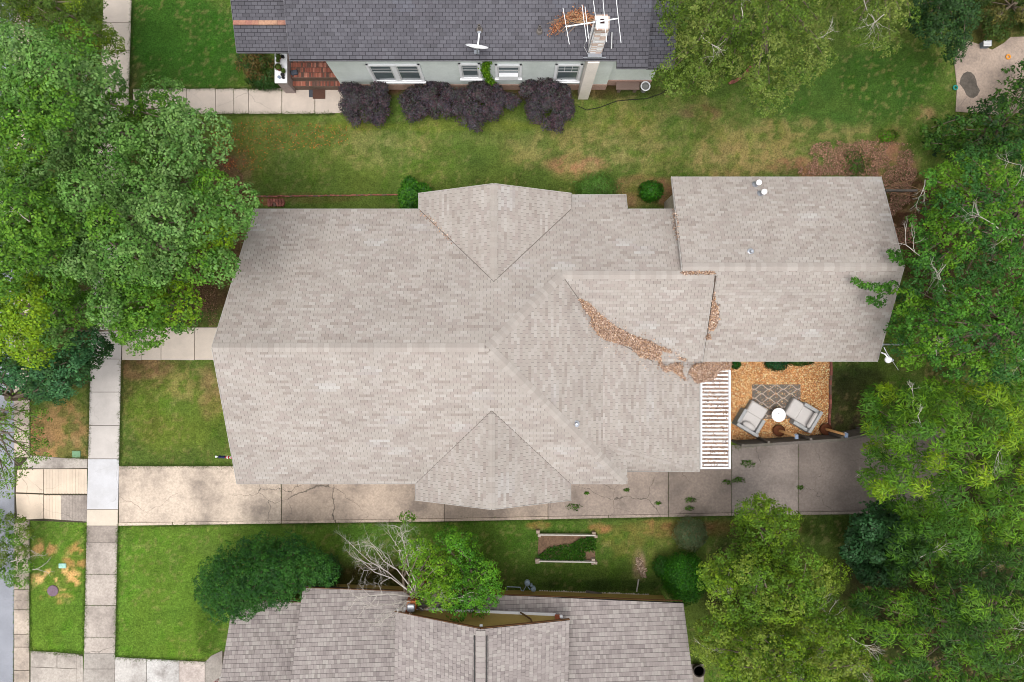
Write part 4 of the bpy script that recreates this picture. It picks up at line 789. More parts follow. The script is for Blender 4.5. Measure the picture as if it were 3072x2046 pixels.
# bare tree beside the lower roof
bt = thing('bare_tree', 'leafless pale grey tree arching from the brick chimney over grass and roof', 'tree', tuple(P(1262, 1742)))
b_ = MB(); s0 = P(1262, 1742, 0); s1 = P(1250, 1790, 3.0); b_.tube([s0, (s0 + s1) / 2, s1], [.08, .06, .045], 7)
for tx, ty in ((1080, 1680), (1060, 1640), (1120, 1640), (1180, 1620), (1200, 1580), (1090, 1820), (1130, 1870), (1180, 1850), (1060, 1800)):
    e_ = P(tx, ty, random.uniform(3.8, 5)); m_ = s1.lerp(e_, .45) + Vector((0, random.uniform(-.1, .35), .2)); b_.tube([s1, s1.lerp(m_, .5) + Vector((random.uniform(-.12, .12), random.uniform(-.12, .12), .05)), m_, m_.lerp(e_, .5) + Vector((random.uniform(-.15, .15), random.uniform(-.15, .15), 0)), e_], [.034, .026, .02, .013, .006], 5)
    for k in range(7): twiggy(b_, m_.lerp(e_, .16 * k), (e_ - m_).normalized() + Vector((random.gauss(0, .6), random.gauss(0, .6), -.1)), .48, .010, 3, 3, .75)
b_.build('limbs', M_greybark, bt)
shrub('fern', 'spiky dark fern between the round magnolia and the bare tree', 'fern', 985, 1715, 34, 48, .9, G((72, 104, 62), (88, 120, 74), (60, 90, 50)), lf=.34, asp=.1, dens=500, spiky=.25)
shrub('sapling', 'leafy twig tip poking up over the driveway edge', 'sapling', 1222, 1552, 24, 16, .5, G((110, 146, 62), (126, 160, 74)), lf=.10, dens=260, z0=3.2)
for i, (x, y, a_, b2, lab) in enumerate(((1098, 306, 96, 66, 'purple shrub beside the doormat path, leftmost under the double window'), (1296, 300, 92, 64, 'purple shrub between the double window and the vine'), (1452, 316, 84, 70, 'purple shrub directly below the green vine'), (1644, 304, 88, 76, 'large purple shrub left of the chimney panel'))):
    shrub('purple_shrub', lab, 'shrub', x, y, a_, b2, (1.5, 1.25, 1.4, 1.65)[i], [C(*c, k=.55) for c in ((98, 88, 98), (88, 80, 92), (112, 86, 94), (90, 94, 86), (110, 104, 112), (80, 64, 72))], lf=.085, asp=.5, dens=1500, group='purple shrubs along the green wall', lump=.35)
shrub('nandina_shrub', 'bushy shrub with reddish tips under the dark porch roof', 'shrub', 775, 200, 52, 48, 1.1, G((84, 108, 56), (66, 92, 46), (126, 108, 70), (142, 112, 78)), lf=.10, asp=.4, dens=1300, lump=.3)
shrub('boxwood_shrub', 'low dark green shrub spilling towards the neighbour path', 'shrub', 800, 240, 58, 28, .8, G((66, 98, 52), (80, 112, 60)), lf=.08, dens=1200)
vn = thing('wall_vine', 'bright green vine climbing the pale green wall between two windows', 'vine', (-1.15, 11.4, 0))
n = 2200; zz = RNG.uniform(.2, 3.9, n); xx = -1.02 + .1 * np.sin(zz * 2) + RNG.normal(0, .075, n); pos = np.stack([xx + 1.15, RNG.uniform(-.14, .02, n), zz], 1)
link('foliage', leafmesh(pos, RNG.normal(size=(n, 3)) + np.array([0, -.6, .9]), RNG.normal(size=(n, 3)), RNG.uniform(.06, .1, n), RNG.uniform(.04, .07, n), jit(G((120, 158, 42), (140, 178, 52), (100, 138, 38)), n)), vn)
b_ = MB(); b_.tube([(-1.1, 11.38, 0), (-1.05, 11.38, 2), (-1.0, 11.38, 3.8)], [.02, .015, .008], 4); b_.build('stem', M_bark, vn)
shrub('garden_shrub', 'tall leafy green shrub at the left of the upper gable', 'shrub', 1238, 588, 36, 46, 1.4, G((72, 116, 48), (90, 136, 56), (58, 98, 40)), lf=.11, asp=.6, dens=700, lump=.35, spiky=.15)
shrub('asparagus_fern', 'feathery light green clump behind the upper roof edge', 'fern', 1790, 565, 66, 40, 1.0, G((110, 146, 78), (94, 132, 64), (128, 160, 92)), lf=.22, asp=.07, dens=900, spiky=.35)
shrub('round_shrub', 'small round bright green shrub in the bare bed beside the rear wing', 'shrub', 1953, 573, 37, 33, .75, G((74, 128, 36), (90, 146, 44), (60, 108, 32)), lf=.07, asp=.7, dens=1500)
shrub('round_shrub', 'rounded grey green shrub beside the lower edge of the driveway', 'shrub', 2072, 1602, 52, 52, 1.2, G((124, 142, 106), (138, 152, 118), (108, 128, 92), (156, 144, 114)), lf=.06, asp=.6, dens=2000)
shrub('round_shrub', 'large bright green clipped shrub left of the light olive tree', 'shrub', 2052, 1732, 70, 78, 1.6, G((74, 128, 34), (92, 148, 42), (58, 106, 30)), lf=.07, asp=.6, dens=1900, lump=.2)
shrub('round_shrub', 'small dark companion shrub touching the large bright clipped shrub', 'shrub', 1985, 1700, 26, 34, .9, G((66, 110, 38), (54, 92, 34)), lf=.07, dens=1600)
shrub('patio_shrub', 'dark green shrub under the eave at the top of the mulch bed', 'shrub', 2330, 1088, 34, 26, .6, G((50, 92, 56), (64, 108, 66), (42, 76, 46)), lf=.08, dens=1500)
shrub('patio_shrub', 'small clump of leaves under the eave at the left corner of the mulch bed', 'shrub', 2206, 1092, 16, 16, .5, G((50, 96, 40), (64, 112, 48)), lf=.08, dens=1500)
shrub('ground_ivy', 'low green trailing growth along the eave right of the patio shrub', 'ground cover', 2400, 1086, 42, 12, .3, G((80, 104, 48), (66, 90, 40)), lf=.07, dens=1500)
shrub('weed_clump', 'bright green weeds at the edge of the brown leaf bed', 'weeds', 2665, 408, 30, 20, .3, G((96, 136, 44), (112, 150, 50)), lf=.08, dens=500, lump=.8)
shrub('weed_clump', 'dark green weeds among the fallen branches behind the rear wing', 'weeds', 2570, 490, 34, 40, .3, G((82, 112, 54), (96, 126, 60)), lf=.08, dens=330, lump=.9)

# ---------------------------------------------------------------- grass
print('grass')
def blades(name, n, region, hgt, label, colf=None, kind='stuff', zf=None, wid=.010, seed=1):
    rg = np.random.default_rng(seed); x = rg.uniform(region[0], region[1], n); y = rg.uniform(region[2], region[3], n)
    ok = np.ones(n, bool)
    for q in PAVED + BLOCK: ok &= ~inpoly(x, y, q)
    x, y = x[ok], y[ok]; c = groundcol(x, y); g = (c[:, 1] > c[:, 0] * .98); x, y, c = x[g], y[g], c[g]; n = len(x)
    a_ = rg.uniform(0, 6.283, n); h = hgt * rg.uniform(.5, 1.3, n); ln = h * rg.uniform(.4, 1.0, n); dx, dy = np.cos(a_), np.sin(a_)
    p0 = np.stack([x - dy * wid, y + dx * wid, np.zeros(n)], 1); p1 = np.stack([x + dy * wid, y - dx * wid, np.zeros(n)], 1); p2 = np.stack([x + dx * ln, y + dy * ln, h], 1)
    Vt = np.stack([p0, p1, p2], 1).reshape(-1, 3); i = np.arange(n)[:, None] * 3
    return link(name, npmesh(name, Vt, i + np.array([0, 1, 2]), np.clip(c * (1.05 + rg.uniform(-.28, .42, (n, 1))), 0, .8), M_grass), label=label, kind=kind)
BLOCK = [[(-10.2, 5.0), (-10.7, -5.5), (7.3, -5.5), (7.3, 5.0)], [(7, -.5), (14.6, -.5), (14.6, 6.3), (7, 6.3)], [(-8, 11.4), (7, 11.4), (7, 18), (-8, 18)], [(-12, -11.3), (7, -11.3), (7, -18), (-12, -18)],
         [tuple(P(2195, 1080))[:2], tuple(P(2490, 1080))[:2], tuple(P(2487, 1295))[:2], tuple(P(2195, 1330))[:2]], [tuple(P(*q))[:2] for q in ((-300, -300), (46, -300), (46, 2400), (-300, 2400))],
         [tuple(P(q[0] * 1.305, q[1] * 1.305))[:2] for q in ((1750, 330), (2110, 330), (2110, 560), (2030, 560), (2030, 410), (1750, 410))]]
blades('grass', 470000, (-23.4, 23.4, -15.8, 15.8), .045, 'mown green grass of the lawns', seed=3)
# longer grass creeping over the paving edges
def edgegrass(segs, n, h=.09, wd=.05):
    rg = np.random.default_rng(5); P0 = []; 
    for (x0, y0), (x1, y1) in segs:
        a_, b_ = P(x0, y0), P(x1, y1); k = int(n * (b_ - a_).length); t = rg.random(k)[:, None]; q = np.array(a_)[None] * (1 - t) + np.array(b_)[None] * t; q[:, :2] += rg.normal(0, wd, (k, 2)) * (.4 + 1.2 * vnoise(q[:, 0], q[:, 1], .4, 9))[:, None]; P0.append(q)
    q = np.concatenate(P0); m_ = len(q); a_ = rg.uniform(0, 6.283, m_); hh = h * rg.uniform(.5, 1.3, m_); ln = hh * rg.uniform(.5, 1.1, m_); dx, dy = np.cos(a_), np.sin(a_); wid = .009
    V3 = np.stack([np.stack([q[:, 0] - dy * wid, q[:, 1] + dx * wid, np.full(m_, .0)], 1), np.stack([q[:, 0] + dy * wid, q[:, 1] - dx * wid, np.full(m_, .0)], 1), np.stack([q[:, 0] + dx * ln, q[:, 1] + dy * ln, hh], 1)], 1).reshape(-1, 3)
    c = groundcol(q[:, 0], q[:, 1]); g_ = np.array(C(84, 112, 44)); c = c * .5 + g_ * .5
    link('edge_grass', npmesh('edge_grass', V3, np.arange(m_)[:, None] * 3 + np.array([0, 1, 2]), c * (1 + rg.uniform(-.3, .3, (m_, 1))), M_grass), label='longer grass creeping over the edges of the paving', kind='stuff')
edgegrass([((397, 0), (367, 975)), ((271, 1085), (266, 1365)), ((367, 1082), (360, 1395)), ((356, 1580), (348, 1965)), ((261, 1580), (253, 1950)), ((90, 1570), (90, 1950)), ((400, 268), (830, 266)), ((400, 343), (1000, 342)), ((356, 1577), (1333, 1564)), ((1333, 1564), (2194, 1547)),
           ((2194, 1547), (2560, 1542)), ((346, 1970), (620, 1984)), ((92, 1951), (250, 1962)), ((200, 1372), (262, 1374)), ((740, 268), (870, 272)), ((366, 1397), (700, 1397)), ((2200, 1340), (2600, 1300))], 260)
edgegrass([((2194, 1350), (2194, 1545)), ((2394, 1340), (2394, 1543)), ((2005, 1400), (2005, 1550)), ((845, 1450), (845, 1570)), ((702, 268), (705, 341)), ((846, 268), (846, 341)), ((945, 268), (945, 341)), ((252, 1722), (346, 1722)), ((252, 1816), (346, 1816)), ((250, 1912), (346, 1911)), ((44, 1768), (88, 1768)), ((44, 1828), (88, 1828)), ((90, 1570), (90, 1950)), ((44, 1560), (42, 2046))], 70, h=.06, wd=.012)

# ---------------------------------------------------------------- litter
def flakes(name, polys, n, zf, pal, size, label, lift=.02, parent=None, thick=0, mt=None, kind='stuff', cat=None, rag=0):
    out = []
    for poly in polys:
        w_ = [(P(q[0], q[1], 0)) for q in poly]; 
    rg = np.random.default_rng(len(label)); xs, ys = [], []
    ps = [np.array(q) for q in polys]; ar = [abs(sum(p_[i][0] * p_[(i + 1) % len(p_)][1] - p_[(i + 1) % len(p_)][0] * p_[i][1] for i in range(len(p_)))) / 2 for p_ in ps]
    for p_, A_ in zip(ps, ar):
        k = int(n * A_ / sum(ar)); x = rg.uniform(p_[:, 0].min(), p_[:, 0].max(), k * 3); y = rg.uniform(p_[:, 1].min(), p_[:, 1].max(), k * 3); m_ = inpoly(x, y, p_) & ((fbm(x / 66, y / 66, .55, 91, 3) > rag) if rag else True)
        e = edgedist(x, y, [tuple(v) for v in p_]); m_ &= (rg.random(len(x)) < np.clip(e / 5 + .35, 0, 1)); x, y = x[m_][:k], y[m_][:k]; x = x + rg.normal(0, 1.2, len(x)); y = y + rg.normal(0, 1.2, len(y)); xs.append(x); ys.append(y)
    px, py = np.concatenate(xs), np.concatenate(ys); n = len(px); pos = np.zeros((n, 3))
    for i in range(n):
        z = 0
        if zf:
            z = zf[1]
            for _ in range(3): q = P(px[i], py[i], z); z = zf[0](q.x, q.y) or zf[1]
        q = P(px[i], py[i], z); pos[i] = (q.x, q.y, q.z)
    pos[:, 2] += lift + rg.random(n) * (thick or .03); s_ = size * rg.uniform(.5, 1.4, n)
    me = leafmesh(pos, rg.normal(0, .45, (n, 3)) + np.array([0, 0, 1]), rg.normal(size=(n, 3)), s_, s_ * rg.uniform(.35, .8, n), np.clip(np.array(pal)[rg.integers(0, len(pal), n)] * (1 + rg.uniform(-.25, .25, (n, 1))), 0, .8), mt=mt or M_chip)
    return link(name, me, parent, label=label, kind=kind, cat=cat)
cr = lambda pts: [(1600 + x / 3.136, 750 + y / 3.136) for x, y in pts]
LIT = [C(*c, k=.85) for c in ((202, 172, 150), (190, 156, 134), (172, 140, 120), (214, 190, 170), (146, 116, 98), (184, 146, 110), (124, 98, 84))]
flakes('leaf_litter', [cr([(425, 450), (520, 500), (620, 600), (760, 710), (900, 790), (1100, 860), (1215, 930), (1195, 1000), (1170, 1040), (1130, 1030), (1000, 1010), (900, 900), (700, 855), (610, 800), (540, 700), (540, 640), (480, 560)]),
    cr([(1160, 1000), (1195, 1000), (1200, 1050), (1240, 1100), (1330, 1060), (1400, 1080), (1400, 1170), (1440, 1225), (1380, 1190), (1300, 1130), (1240, 1150), (1180, 1080)]), cr([(1360, 1005), (1430, 1030), (1440, 1050), (1370, 1025)]), cr([(1200, 905), (1300, 955), (1290, 970), (1200, 935)])],
    20000, (mainz, 4.0), LIT, .06, 'drift of pinkish brown dead leaves lying in the roof valley', thick=.07)
flakes('leaf_litter', [cr([(1700, 380), (1705, 500), (1730, 520), (1738, 640), (1700, 755), (1632, 755), (1655, 620), (1675, 500), (1685, 400)]), cr([(1620, 800), (1660, 800), (1660, 845), (1615, 845)]), cr([(1395, 207), (1700, 207), (1700, 226), (1395, 226)])], 2600, (mainz, 4.0), LIT, .07, 'orange brown leaves wedged between the two rear roofs', thick=.05)
def zcover(x, y): return max(mainz(x, y) if x < 7.72 else 0, 2.86)
flakes('leaf_litter', [cr([(1600, 940), (1640, 950), (1740, 1040), (1860, 1040), (1850, 1120), (1750, 1130), (1700, 1200), (1600, 1240), (1530, 1250), (1460, 1150), (1510, 1080), (1590, 1060)])], 13000, (zcover, 3.2), LIT, .06, 'heap of brown leaves over the corner where roof and white patio cover meet', thick=.09)
flakes('leaf_litter', [[(1262, 632), (1300, 655), (1345, 705), (1365, 735), (1355, 738), (1320, 700), (1280, 660), (1252, 634)]], 260, (mainz, 4), LIT, .06, 'few leaves caught in the valley left of the upper gable', thick=.02)
flakes('leaf_litter', [[(2017, 620), (2032, 640), (2038, 720), (2030, 722), (2016, 660)]], 200, (mainz, 4), LIT, .06, 'reddish needles on the roof beside the raised rear wing', thick=.02)
flakes('leaf_litter', [cr([(400, 430), (900, 700), (1300, 900), (1560, 1060), (1500, 1300), (1300, 1250), (900, 1060), (560, 880)])], 420, (mainz, 4.0), LIT, .055, 'stray dead leaves strewn round the drift on the taupe roof', thick=.01)
# brown leaf bed and mulch
flakes('fallen_leaves', [V([(1870, 330), (1960, 320), (2090, 330), (2110, 400), (2090, 435), (2035, 430), (2020, 405), (1870, 403), (1830, 400)]), V([(2030, 430), (2100, 420), (2110, 560), (2060, 560), (2045, 500)])], 15000, None, [C(*c, k=.9) for c in ((168, 124, 104), (150, 110, 92), (132, 96, 78), (184, 142, 120), (112, 90, 68), (98, 100, 56))], .06, 'carpet of dead brown leaves behind the rear wing', lift=.01, rag=.43)
flakes('fallen_leaves', [V([(330, 640), (500, 600), (500, 750), (440, 750), (430, 690), (330, 720)]), V([(440, 380), (560, 350), (560, 470), (450, 470)])], 4500, None, [C(*c) for c in ((140, 104, 80), (120, 92, 66), (164, 130, 100), (96, 76, 54))], .055, 'brown leaves scattered on the soil under the maple', lift=.01, rag=.45)
flakes('fallen_flowers', [V([(480, 290), (620, 275), (800, 290), (800, 335), (640, 350), (500, 350)]), V([(500, 350), (620, 348), (600, 392), (515, 392)]), V([(512, 368), (545, 366), (545, 384), (512, 384)]), V([(512, 368), (545, 366), (545, 384), (512, 384)]), V([(512, 368), (545, 366), (545, 384), (512, 384)])], 950, None, [C(214, 92, 52), C(226, 128, 60), C(232, 160, 74), C(200, 80, 50)], .05, 'orange red trumpet flowers fallen on the grass', lift=.04)
flakes('wood_shavings', [[(1908, 1672), (1922, 1674), (1936, 1710), (1938, 1734), (1925, 1728), (1912, 1700)]], 500, None, [C(206, 182, 160), C(186, 160, 138), C(150, 124, 100)], .08, 'pale wood shavings strewn on the lower lawn', lift=.02)
MUP = [(2192, 1080), (2488, 1080), (2484, 1292), (2440, 1306), (2192, 1324)]
b_ = MB(); b_.prism([P(*q) for q in reversed(MUP)], -.04, .02, MUL); b_.build('mulch_bed', mat('mulch_base', C(190, 128, 80), n1=(30, .35), n2=(2, .15), bump=.7), kind='structure')
flakes('wood_mulch', [MUP], 30000, None, [C(*c, k=1.1) for c in ((226, 172, 116), (238, 194, 142), (212, 152, 96), (188, 126, 76), (220, 160, 106), (156, 102, 62), (236, 206, 164))], .062, 'orange wood chip mulch under the lounge chairs', lift=.02, thick=.03)

# leafy scraps on the driveway
SPR = ['largest sprig near the corner of the white patio cover', 'sprig below the largest one, left of its twin', 'small sprig at the joint below the patio cover', 'tall sprig on the darker slab near the kerb', 'sprig touching the end of the tall sprig', 'sprig just below the lower gable tip', 'tiny sprig under the porch roof corner', 'tiny sprig between gable tip and porch corner', 'tiny sprig beside the slab joint near the grass', 'yellowish sprig on the joint of the last two slabs']
for k, (x, y, r_) in enumerate(((2245, 1390, 20), (2215, 1440, 18), (2180, 1445, 12), (2072, 1500, 16), (2068, 1525, 12), (1722, 1520, 18), (1880, 1470, 8), (1760, 1480, 6), (1975, 1510, 8), (2400, 1462, 9))):
    shrub('leaf_sprig', 'green ' + SPR[k], 'sprig', x, y, r_ * 1.1, r_ * .55, .1, G((88, 124, 52), (104, 140, 62)), lf=.07, dens=300, group='sprigs fallen on the rear driveway', lump=.6)

# ---------------------------------------------------------------- patio cover
print('things')
pc = thing('patio_cover', 'white ribbed patio cover filled with brown leaves beside the seating area', 'patio cover', (8.2, -3.2, 0))
x0, x1 = P(2100, 0, 2.8).x, P(2190, 0, 2.8).x; yT, yB = P(0, 1086, 2.8).y, P(0, 1406, 2.8).y
b_ = MB(); b_.prism([(x0, yB), (x1, yB), (x1, yT), (x0, yT)], 2.74, 2.77, C(200, 190, 186)); b_.build('panel', mat('cover_panel', C(176, 160, 150), n1=(10, .2)), pc)
for x in (x0 + .035, x1 - .035):
    b_ = MB(); b_.box((x, (yT + yB) / 2, 2.80), (.07, yT - yB, .16)); b_.build('beam', M_white, pc)
for y in (yB + .035,):
    b_ = MB(); b_.box(((x0 + x1) / 2, y, 2.80), (x1 - x0 - .15, .07, .15)); b_.build('beam', M_white, pc)
for k in range(26):
    y = yB + .17 + k * .161
    if y > yT - .05: break
    b_ = MB(); b_.box(((x0 + x1) / 2, y, 2.815), (x1 - x0 - .16, .072 + random.uniform(-.006, .006), .09), bev=.012); b_.build('rib', M_white, pc)
for y in (yB + .1, (yB + yT) / 2, yT - .1):
    b_ = MB(); b_.box((x1 - .06, y, 1.36), (.09, .09, 2.72)); b_.build('post', M_white, pc)
flakes('leaf_litter', [[(2108, 1100), (2186, 1100), (2184, 1398), (2106, 1398)]], 5200, (lambda x, y: 2.775, 2.775), LIT + [C(132, 108, 96)], .055, 'dead leaves lying in the grooves of the white patio cover', lift=.004, thick=.022)
flakes('leaf_litter', [[(2108, 1100), (2186, 1100), (2184, 1240), (2150, 1200), (2110, 1180)], [(2108, 1180), (2186, 1180), (2184, 1398), (2106, 1398)]], 900, (lambda x, y: 2.865, 2.865), LIT, .06, 'dead leaves on top of the white ribs of the patio cover', lift=.002, thick=.01)
# brick edging of the bed
be = thing('brick_edging', 'row of red bricks edging the right side of the mulch bed', 'brick edging', tuple(P(2490, 1190)))
bm = []
for c_ in ((150, 92, 80), (166, 104, 90), (136, 84, 74), (122, 96, 84)):
    q = MB(); q.box((0, 0, 0), (.10, .205, .12), col=C(*c_), bev=.006); bm.append(q.mesh('brick', M_brick))
ya, yb = P(0, 1084).y, P(0, 1290).y; k = 0; y = ya
while y > yb:
    o = link('brick', random.choice(bm), be); t = (ya - y) / (ya - yb); pxx = 2491 - 5 * t + math.sin(t * 14) * 1.0; o.location = Vector((P(pxx, 0).x, y - .1, .05)) - wloc(be); o.rotation_euler = (0, 0, random.uniform(-.05, .05)); y -= .215
# brick edging behind the lawn (upper)
be2 = thing('brick_edging', 'thin line of old bricks edging the bed above the main roof', 'brick edging', tuple(P(980, 588)))
for k in range(66):
    px_ = 745 + k * 7.1
    if 905 < px_ < 0: continue
    o = link('brick', random.choice(bm), be2); q = P(px_, 590 - (k * .09) + random.uniform(-1, 1)); o.location = Vector((q.x, q.y, .0)) - wloc(be2); o.rotation_euler = (0, 0, math.pi / 2 + random.uniform(-.12, .12)); o.scale = (.6, .5, 1)
ce = thing('brick_edging', 'curved brick border in the lawn under the olive oak', 'brick edging', tuple(P(2230, 230)))
for k in range(13):
    t = k / 12; q = P(lerp(2192, 2248, t), 248 - 42 * t ** 1.6); o = link('brick', random.choice(bm), ce); o.location = Vector((q.x, q.y, .02)) - wloc(ce); o.rotation_euler = (0, 0, R(-60 + 35 * t) )
# rug
rg_ = thing('patio_rug', 'grey rug with cream ogee lattice pattern lying on the mulch', 'rug', tuple(P(2327, 1204)))
ra, rb_ = P(2255, 1256), P(2400, 1153); b_ = MB(); b_.prism([(ra.x, ra.y), (rb_.x, ra.y), (rb_.x, rb_.y), (ra.x, rb_.y)], .03, .062); b_.build('pile', M_rug, rg_)
b_ = MB(); Lx = .655; hy = .202; A_ = .098; t_ = .021
for n_ in range(-1, 10):
    for s_ in (1,):
        yc = rb_.y - .12 - n_ * hy; sg = 1 if n_ % 2 else -1; xs_ = np.linspace(ra.x, rb_.x, 90)
        for a_, c_ in zip(xs_, xs_[1:]):
            f_ = lambda x: yc + sg * A_ * math.cos(2 * math.pi * (x - ra.x - .1) / Lx)
            y1_, y2_ = f_(a_), f_(c_)
            if max(y1_, y2_) + t_ > rb_.y or min(y1_, y2_) - t_ < ra.y: continue
            b_.add([(a_, y1_ - t_, .0635), (c_, y2_ - t_, .0635), (c_, y2_ + t_, .0635), (a_, y1_ + t_, .0635)], [(0, 1, 2, 3)])
b_.build('lattice_band', M_rugline, rg_)
# lounge chairs with ottomans
def cushion(mb, c, d, bev=.05): mb.box(c, d, bev=bev)
def armchair(px, py, ang, label, pillow):
    q = P(px, py, .5); t = thing('lounge_chair', label, 'lounge chair', (q.x, q.y, .02), 'grey wicker lounge chairs'); 
    W, D = 1.10, .84; o0 = wloc(t)
    def part(nm, c, d, m_, bev=.02):
        b2 = MB(); b2.box(c, d, bev=bev); me = b2.mesh(nm, m_); return link(nm, me, t)
    part('seat_frame', (0, 0, .16), (W, D, .28), M_rattan)
    part('backrest', (0, -D / 2 + .07, .50), (W, .14, .42), M_rattan); 
    for s_ in (-1, 1): part('armrest', (s_ * (W / 2 - .075), .07, .42), (.15, D - .14, .26), M_rattan)
    part('seat_cushion', (0, .09, .37), (W - .32, D - .2, .14), M_cushion, .045)
    if pillow:
        b2 = MB(); n_ = 14; prof = [(.02, -.05), (.8, -.03), (1, .0), (.85, .07), (.4, .11), (.02, .12)]
        b2.lathe((0, 0, 0), prof, 18); me = b2.mesh('back_cushion', M_cushion); me.shade_smooth(); o = link('back_cushion', me, t); o.scale = (.33, .17, 1); o.location = (0, -.16, .56); o.rotation_euler = (R(28), 0, 0)
    else:
        b2 = MB(); b2.box((0, 0, 0), (W - .34, .15, .38), bev=.05); me = b2.mesh('back_cushion', M_cushion); o = link('back_cushion', me, t); o.location = (0, -.20, .58); o.rotation_euler = (R(-18), 0, 0)
    for sx in (-1, 1):
        for sy in (-1, 1): part('leg', (sx * (W / 2 - .06), sy * (D / 2 - .06), .0), (.06, .06, .06), M_dark, .005)
    t.rotation_euler = (0, 0, ang); return t
def ottoman(px, py, ang, label):
    q = P(px, py, .4); t = thing('ottoman', label, 'ottoman', (q.x, q.y, .02), 'pale cushioned ottomans'); 
    for nm, c, d, m_, bv in (('frame', (0, 0, .16), (.84, .58, .26), M_rattan, .02), ('cushion', (0, 0, .35), (.82, .56, .13), M_cushion, .05)):
        b2 = MB(); b2.box(c, d, bev=bv); link(nm, b2.mesh(nm, m_), t)
    for sx in (-1, 1):
        for sy in (-1, 1): b2 = MB(); b2.box((sx * .36, sy * .24, .0), (.06, .06, .06)); link('leg', b2.mesh('leg', M_dark), t)
    t.rotation_euler = (0, 0, ang)
armchair(2250.5, 1268, R(-31), 'grey wicker lounge chair with oval pillow beside the white patio cover', True); ottoman(2271.5, 1231, R(-31), 'ottoman in front of the chair with the oval pillow')
armchair(2421, 1253, R(59), 'grey wicker lounge chair with square back cushion near the brick edging', False); ottoman(2385, 1227, R(59), 'ottoman touching the chair with the square back cushion')
t = thing('side_table', 'round white side table between the two lounge chairs', 'side table', (*P(2336, 1245, .48)[:2], 0)); o0 = wloc(t)
b_ = MB(); b_.lathe((o0.x, o0.y, .46), [(.29, 0), (.315, .01), (.315, .03), (.30, .04)], 36); b_.build('tabletop', mat('bright_white', (.82, .82, .82), rough=.35, n1=(5, .01), n2=(2, .01), bump=0), t)
b_ = MB(); b_.lathe((o0.x, o0.y, .02), [(.2, 0), (.19, .02), (.03, .03), (.03, .44)], 20); b_.build('pedestal', M_white, t)
b_ = MB(); b_.bar((o0.x - .04, o0.y + .07, .52), (o0.x + .02, o0.y + .05, .52), .02, .012); b_.tube([(o0.x - .05, o0.y + .075, .51), (o0.x + .03, o0.y + .045, .515)], .006); b_.build('dry_leaf', M_dark, label='small dark dry leaf lying on the white side table', cat='leaf')
# timber lamp posts in brown tubs
for i, (bx, by, lab) in enumerate(((2331, 1290, 'timber post with slate blue lamp left, between the two lounge chairs'), (2471, 1286, 'timber post with slate blue lamp at the end of the brick edging'))):
    q = P(bx, by); t = thing('lamp_post', lab, 'lamp post', tuple(q), 'timber lamp posts in coir tubs')
    b_ = MB(); b_.box((q.x + .04, q.y, 1.0), (.09, .09, 1.9)); b_.build('post', M_wood, t)
    b_ = MB(); b_.lathe((q.x, q.y, 0), [(.22, 0), (.27, .26), (.255, .28), (.235, .2)], 18); b_.build('tub', M_pot, t)
    b_ = MB(); b_.box((q.x + .075, q.y - .03, 1.94), (.15, .2, .1), bev=.02); b_.build('lamp', mat('slate_metal', C(128, 142, 166), rough=.5), t)
    b_ = MB(); b_.tube([(q.x - .02, q.y, 1.9), (q.x - .02, q.y + .08, 1.98), (q.x + .05, q.y + .1, 2.0)], .012); b_.build('hook', M_metal, t)
# board fence
ft = thing('board_fence', 'low weathered grey board fence between the mulch bed and the driveway', 'fence', tuple(P(2380, 1312)))
fl = [P(2194, 1322), P(2306, 1315), P(2400, 1309), P(2490, 1303), P(2570, 1286), P(2650, 1262)]
for a_, b2 in zip(fl, fl[1:]):
    for j in range(5):
        z = .14 + j * .275; q = MB(); q.bar(a_.lerp(b2, .004) + Vector((0, 0, z)), a_.lerp(b2, .996) + Vector((0, 0, z + random.uniform(-.01, .01))), .026, .25); q.build('board', M_oldwood, ft)
q = MB()
for a_, b2 in zip(fl, fl[1:]):
    q = MB(); q.bar(a_ + Vector((0, -.03, 1.40)), b2 + Vector((0, -.03, 1.40)), .12, .035); q.build('top_rail', M_oldwood, ft)
for px_, py_ in ((2196, 1320), (2271, 1311), (2392, 1302), (2482, 1297), (2570, 1282)):
    p0 = P(px_, py_); q = MB(); q.box((p0.x, p0.y - .02, .72), (.10, .10, 1.44)); q.build('post', M_oldwood, ft)
# utility mast and yard light at the rear corner
um = thing('utility_mast', 'grey service mast with white yard lamp and wire at the rear roof corner', 'mast', tuple(P(2600, 1040)))
a0 = P(2652, 1033, 2.5); b_ = MB(); b_.tube([(a0.x, a0.y, 0), (a0.x, a0.y, 4.2)], .04, 8); b_.lathe((a0.x, a0.y, 4.18), [(.07, 0), (.09, .06), (.07, .14), (.02, .18)], 12); b_.build('riser', M_metal, um)
b_ = MB(); b_.tube([(a0.x - .6, a0.y + .0, 3.5), (a0.x, a0.y, 3.75)], .022); b_.lathe((a0.x - .62, a0.y, 3.42), [(.12, 0), (.08, .05), (.03, .08)], 12); b_.build('brace', M_metal, um)
p1, p2 = P(2652, 1042, 4.0), P(2674, 1078, 4.0); b_ = MB(); b_.tube([p1, p1.lerp(p2, .5) + Vector((0, 0, -.05)), p2], .016); b_.tube([p2, P(2695, 1110, 4.6)], .008); b_.build('wire', M_trim, um)
b_ = MB(); b_.tube([P(2645, 1058, 3.9), P(2655, 1062, 4.05), P(2663, 1072, 4.05)], .03, 8); b_.build('lamp_arm', M_white, um)
l_ = P(2663, 1079, 3.9); b_ = MB(); b_.lathe(tuple(l_), [(.13, 0), (.14, .05), (.12, .12), (.06, .17), (.02, .18)], 18); b_.build('lamp_shade', M_white, um, smooth=True)
b_ = MB(); q_ = P(2676, 1081, 4.0); b_.box(tuple(q_), (.12, .1, .1), rz=.4, bev=.02); b_.build('wire_clamp', M_metal, um)

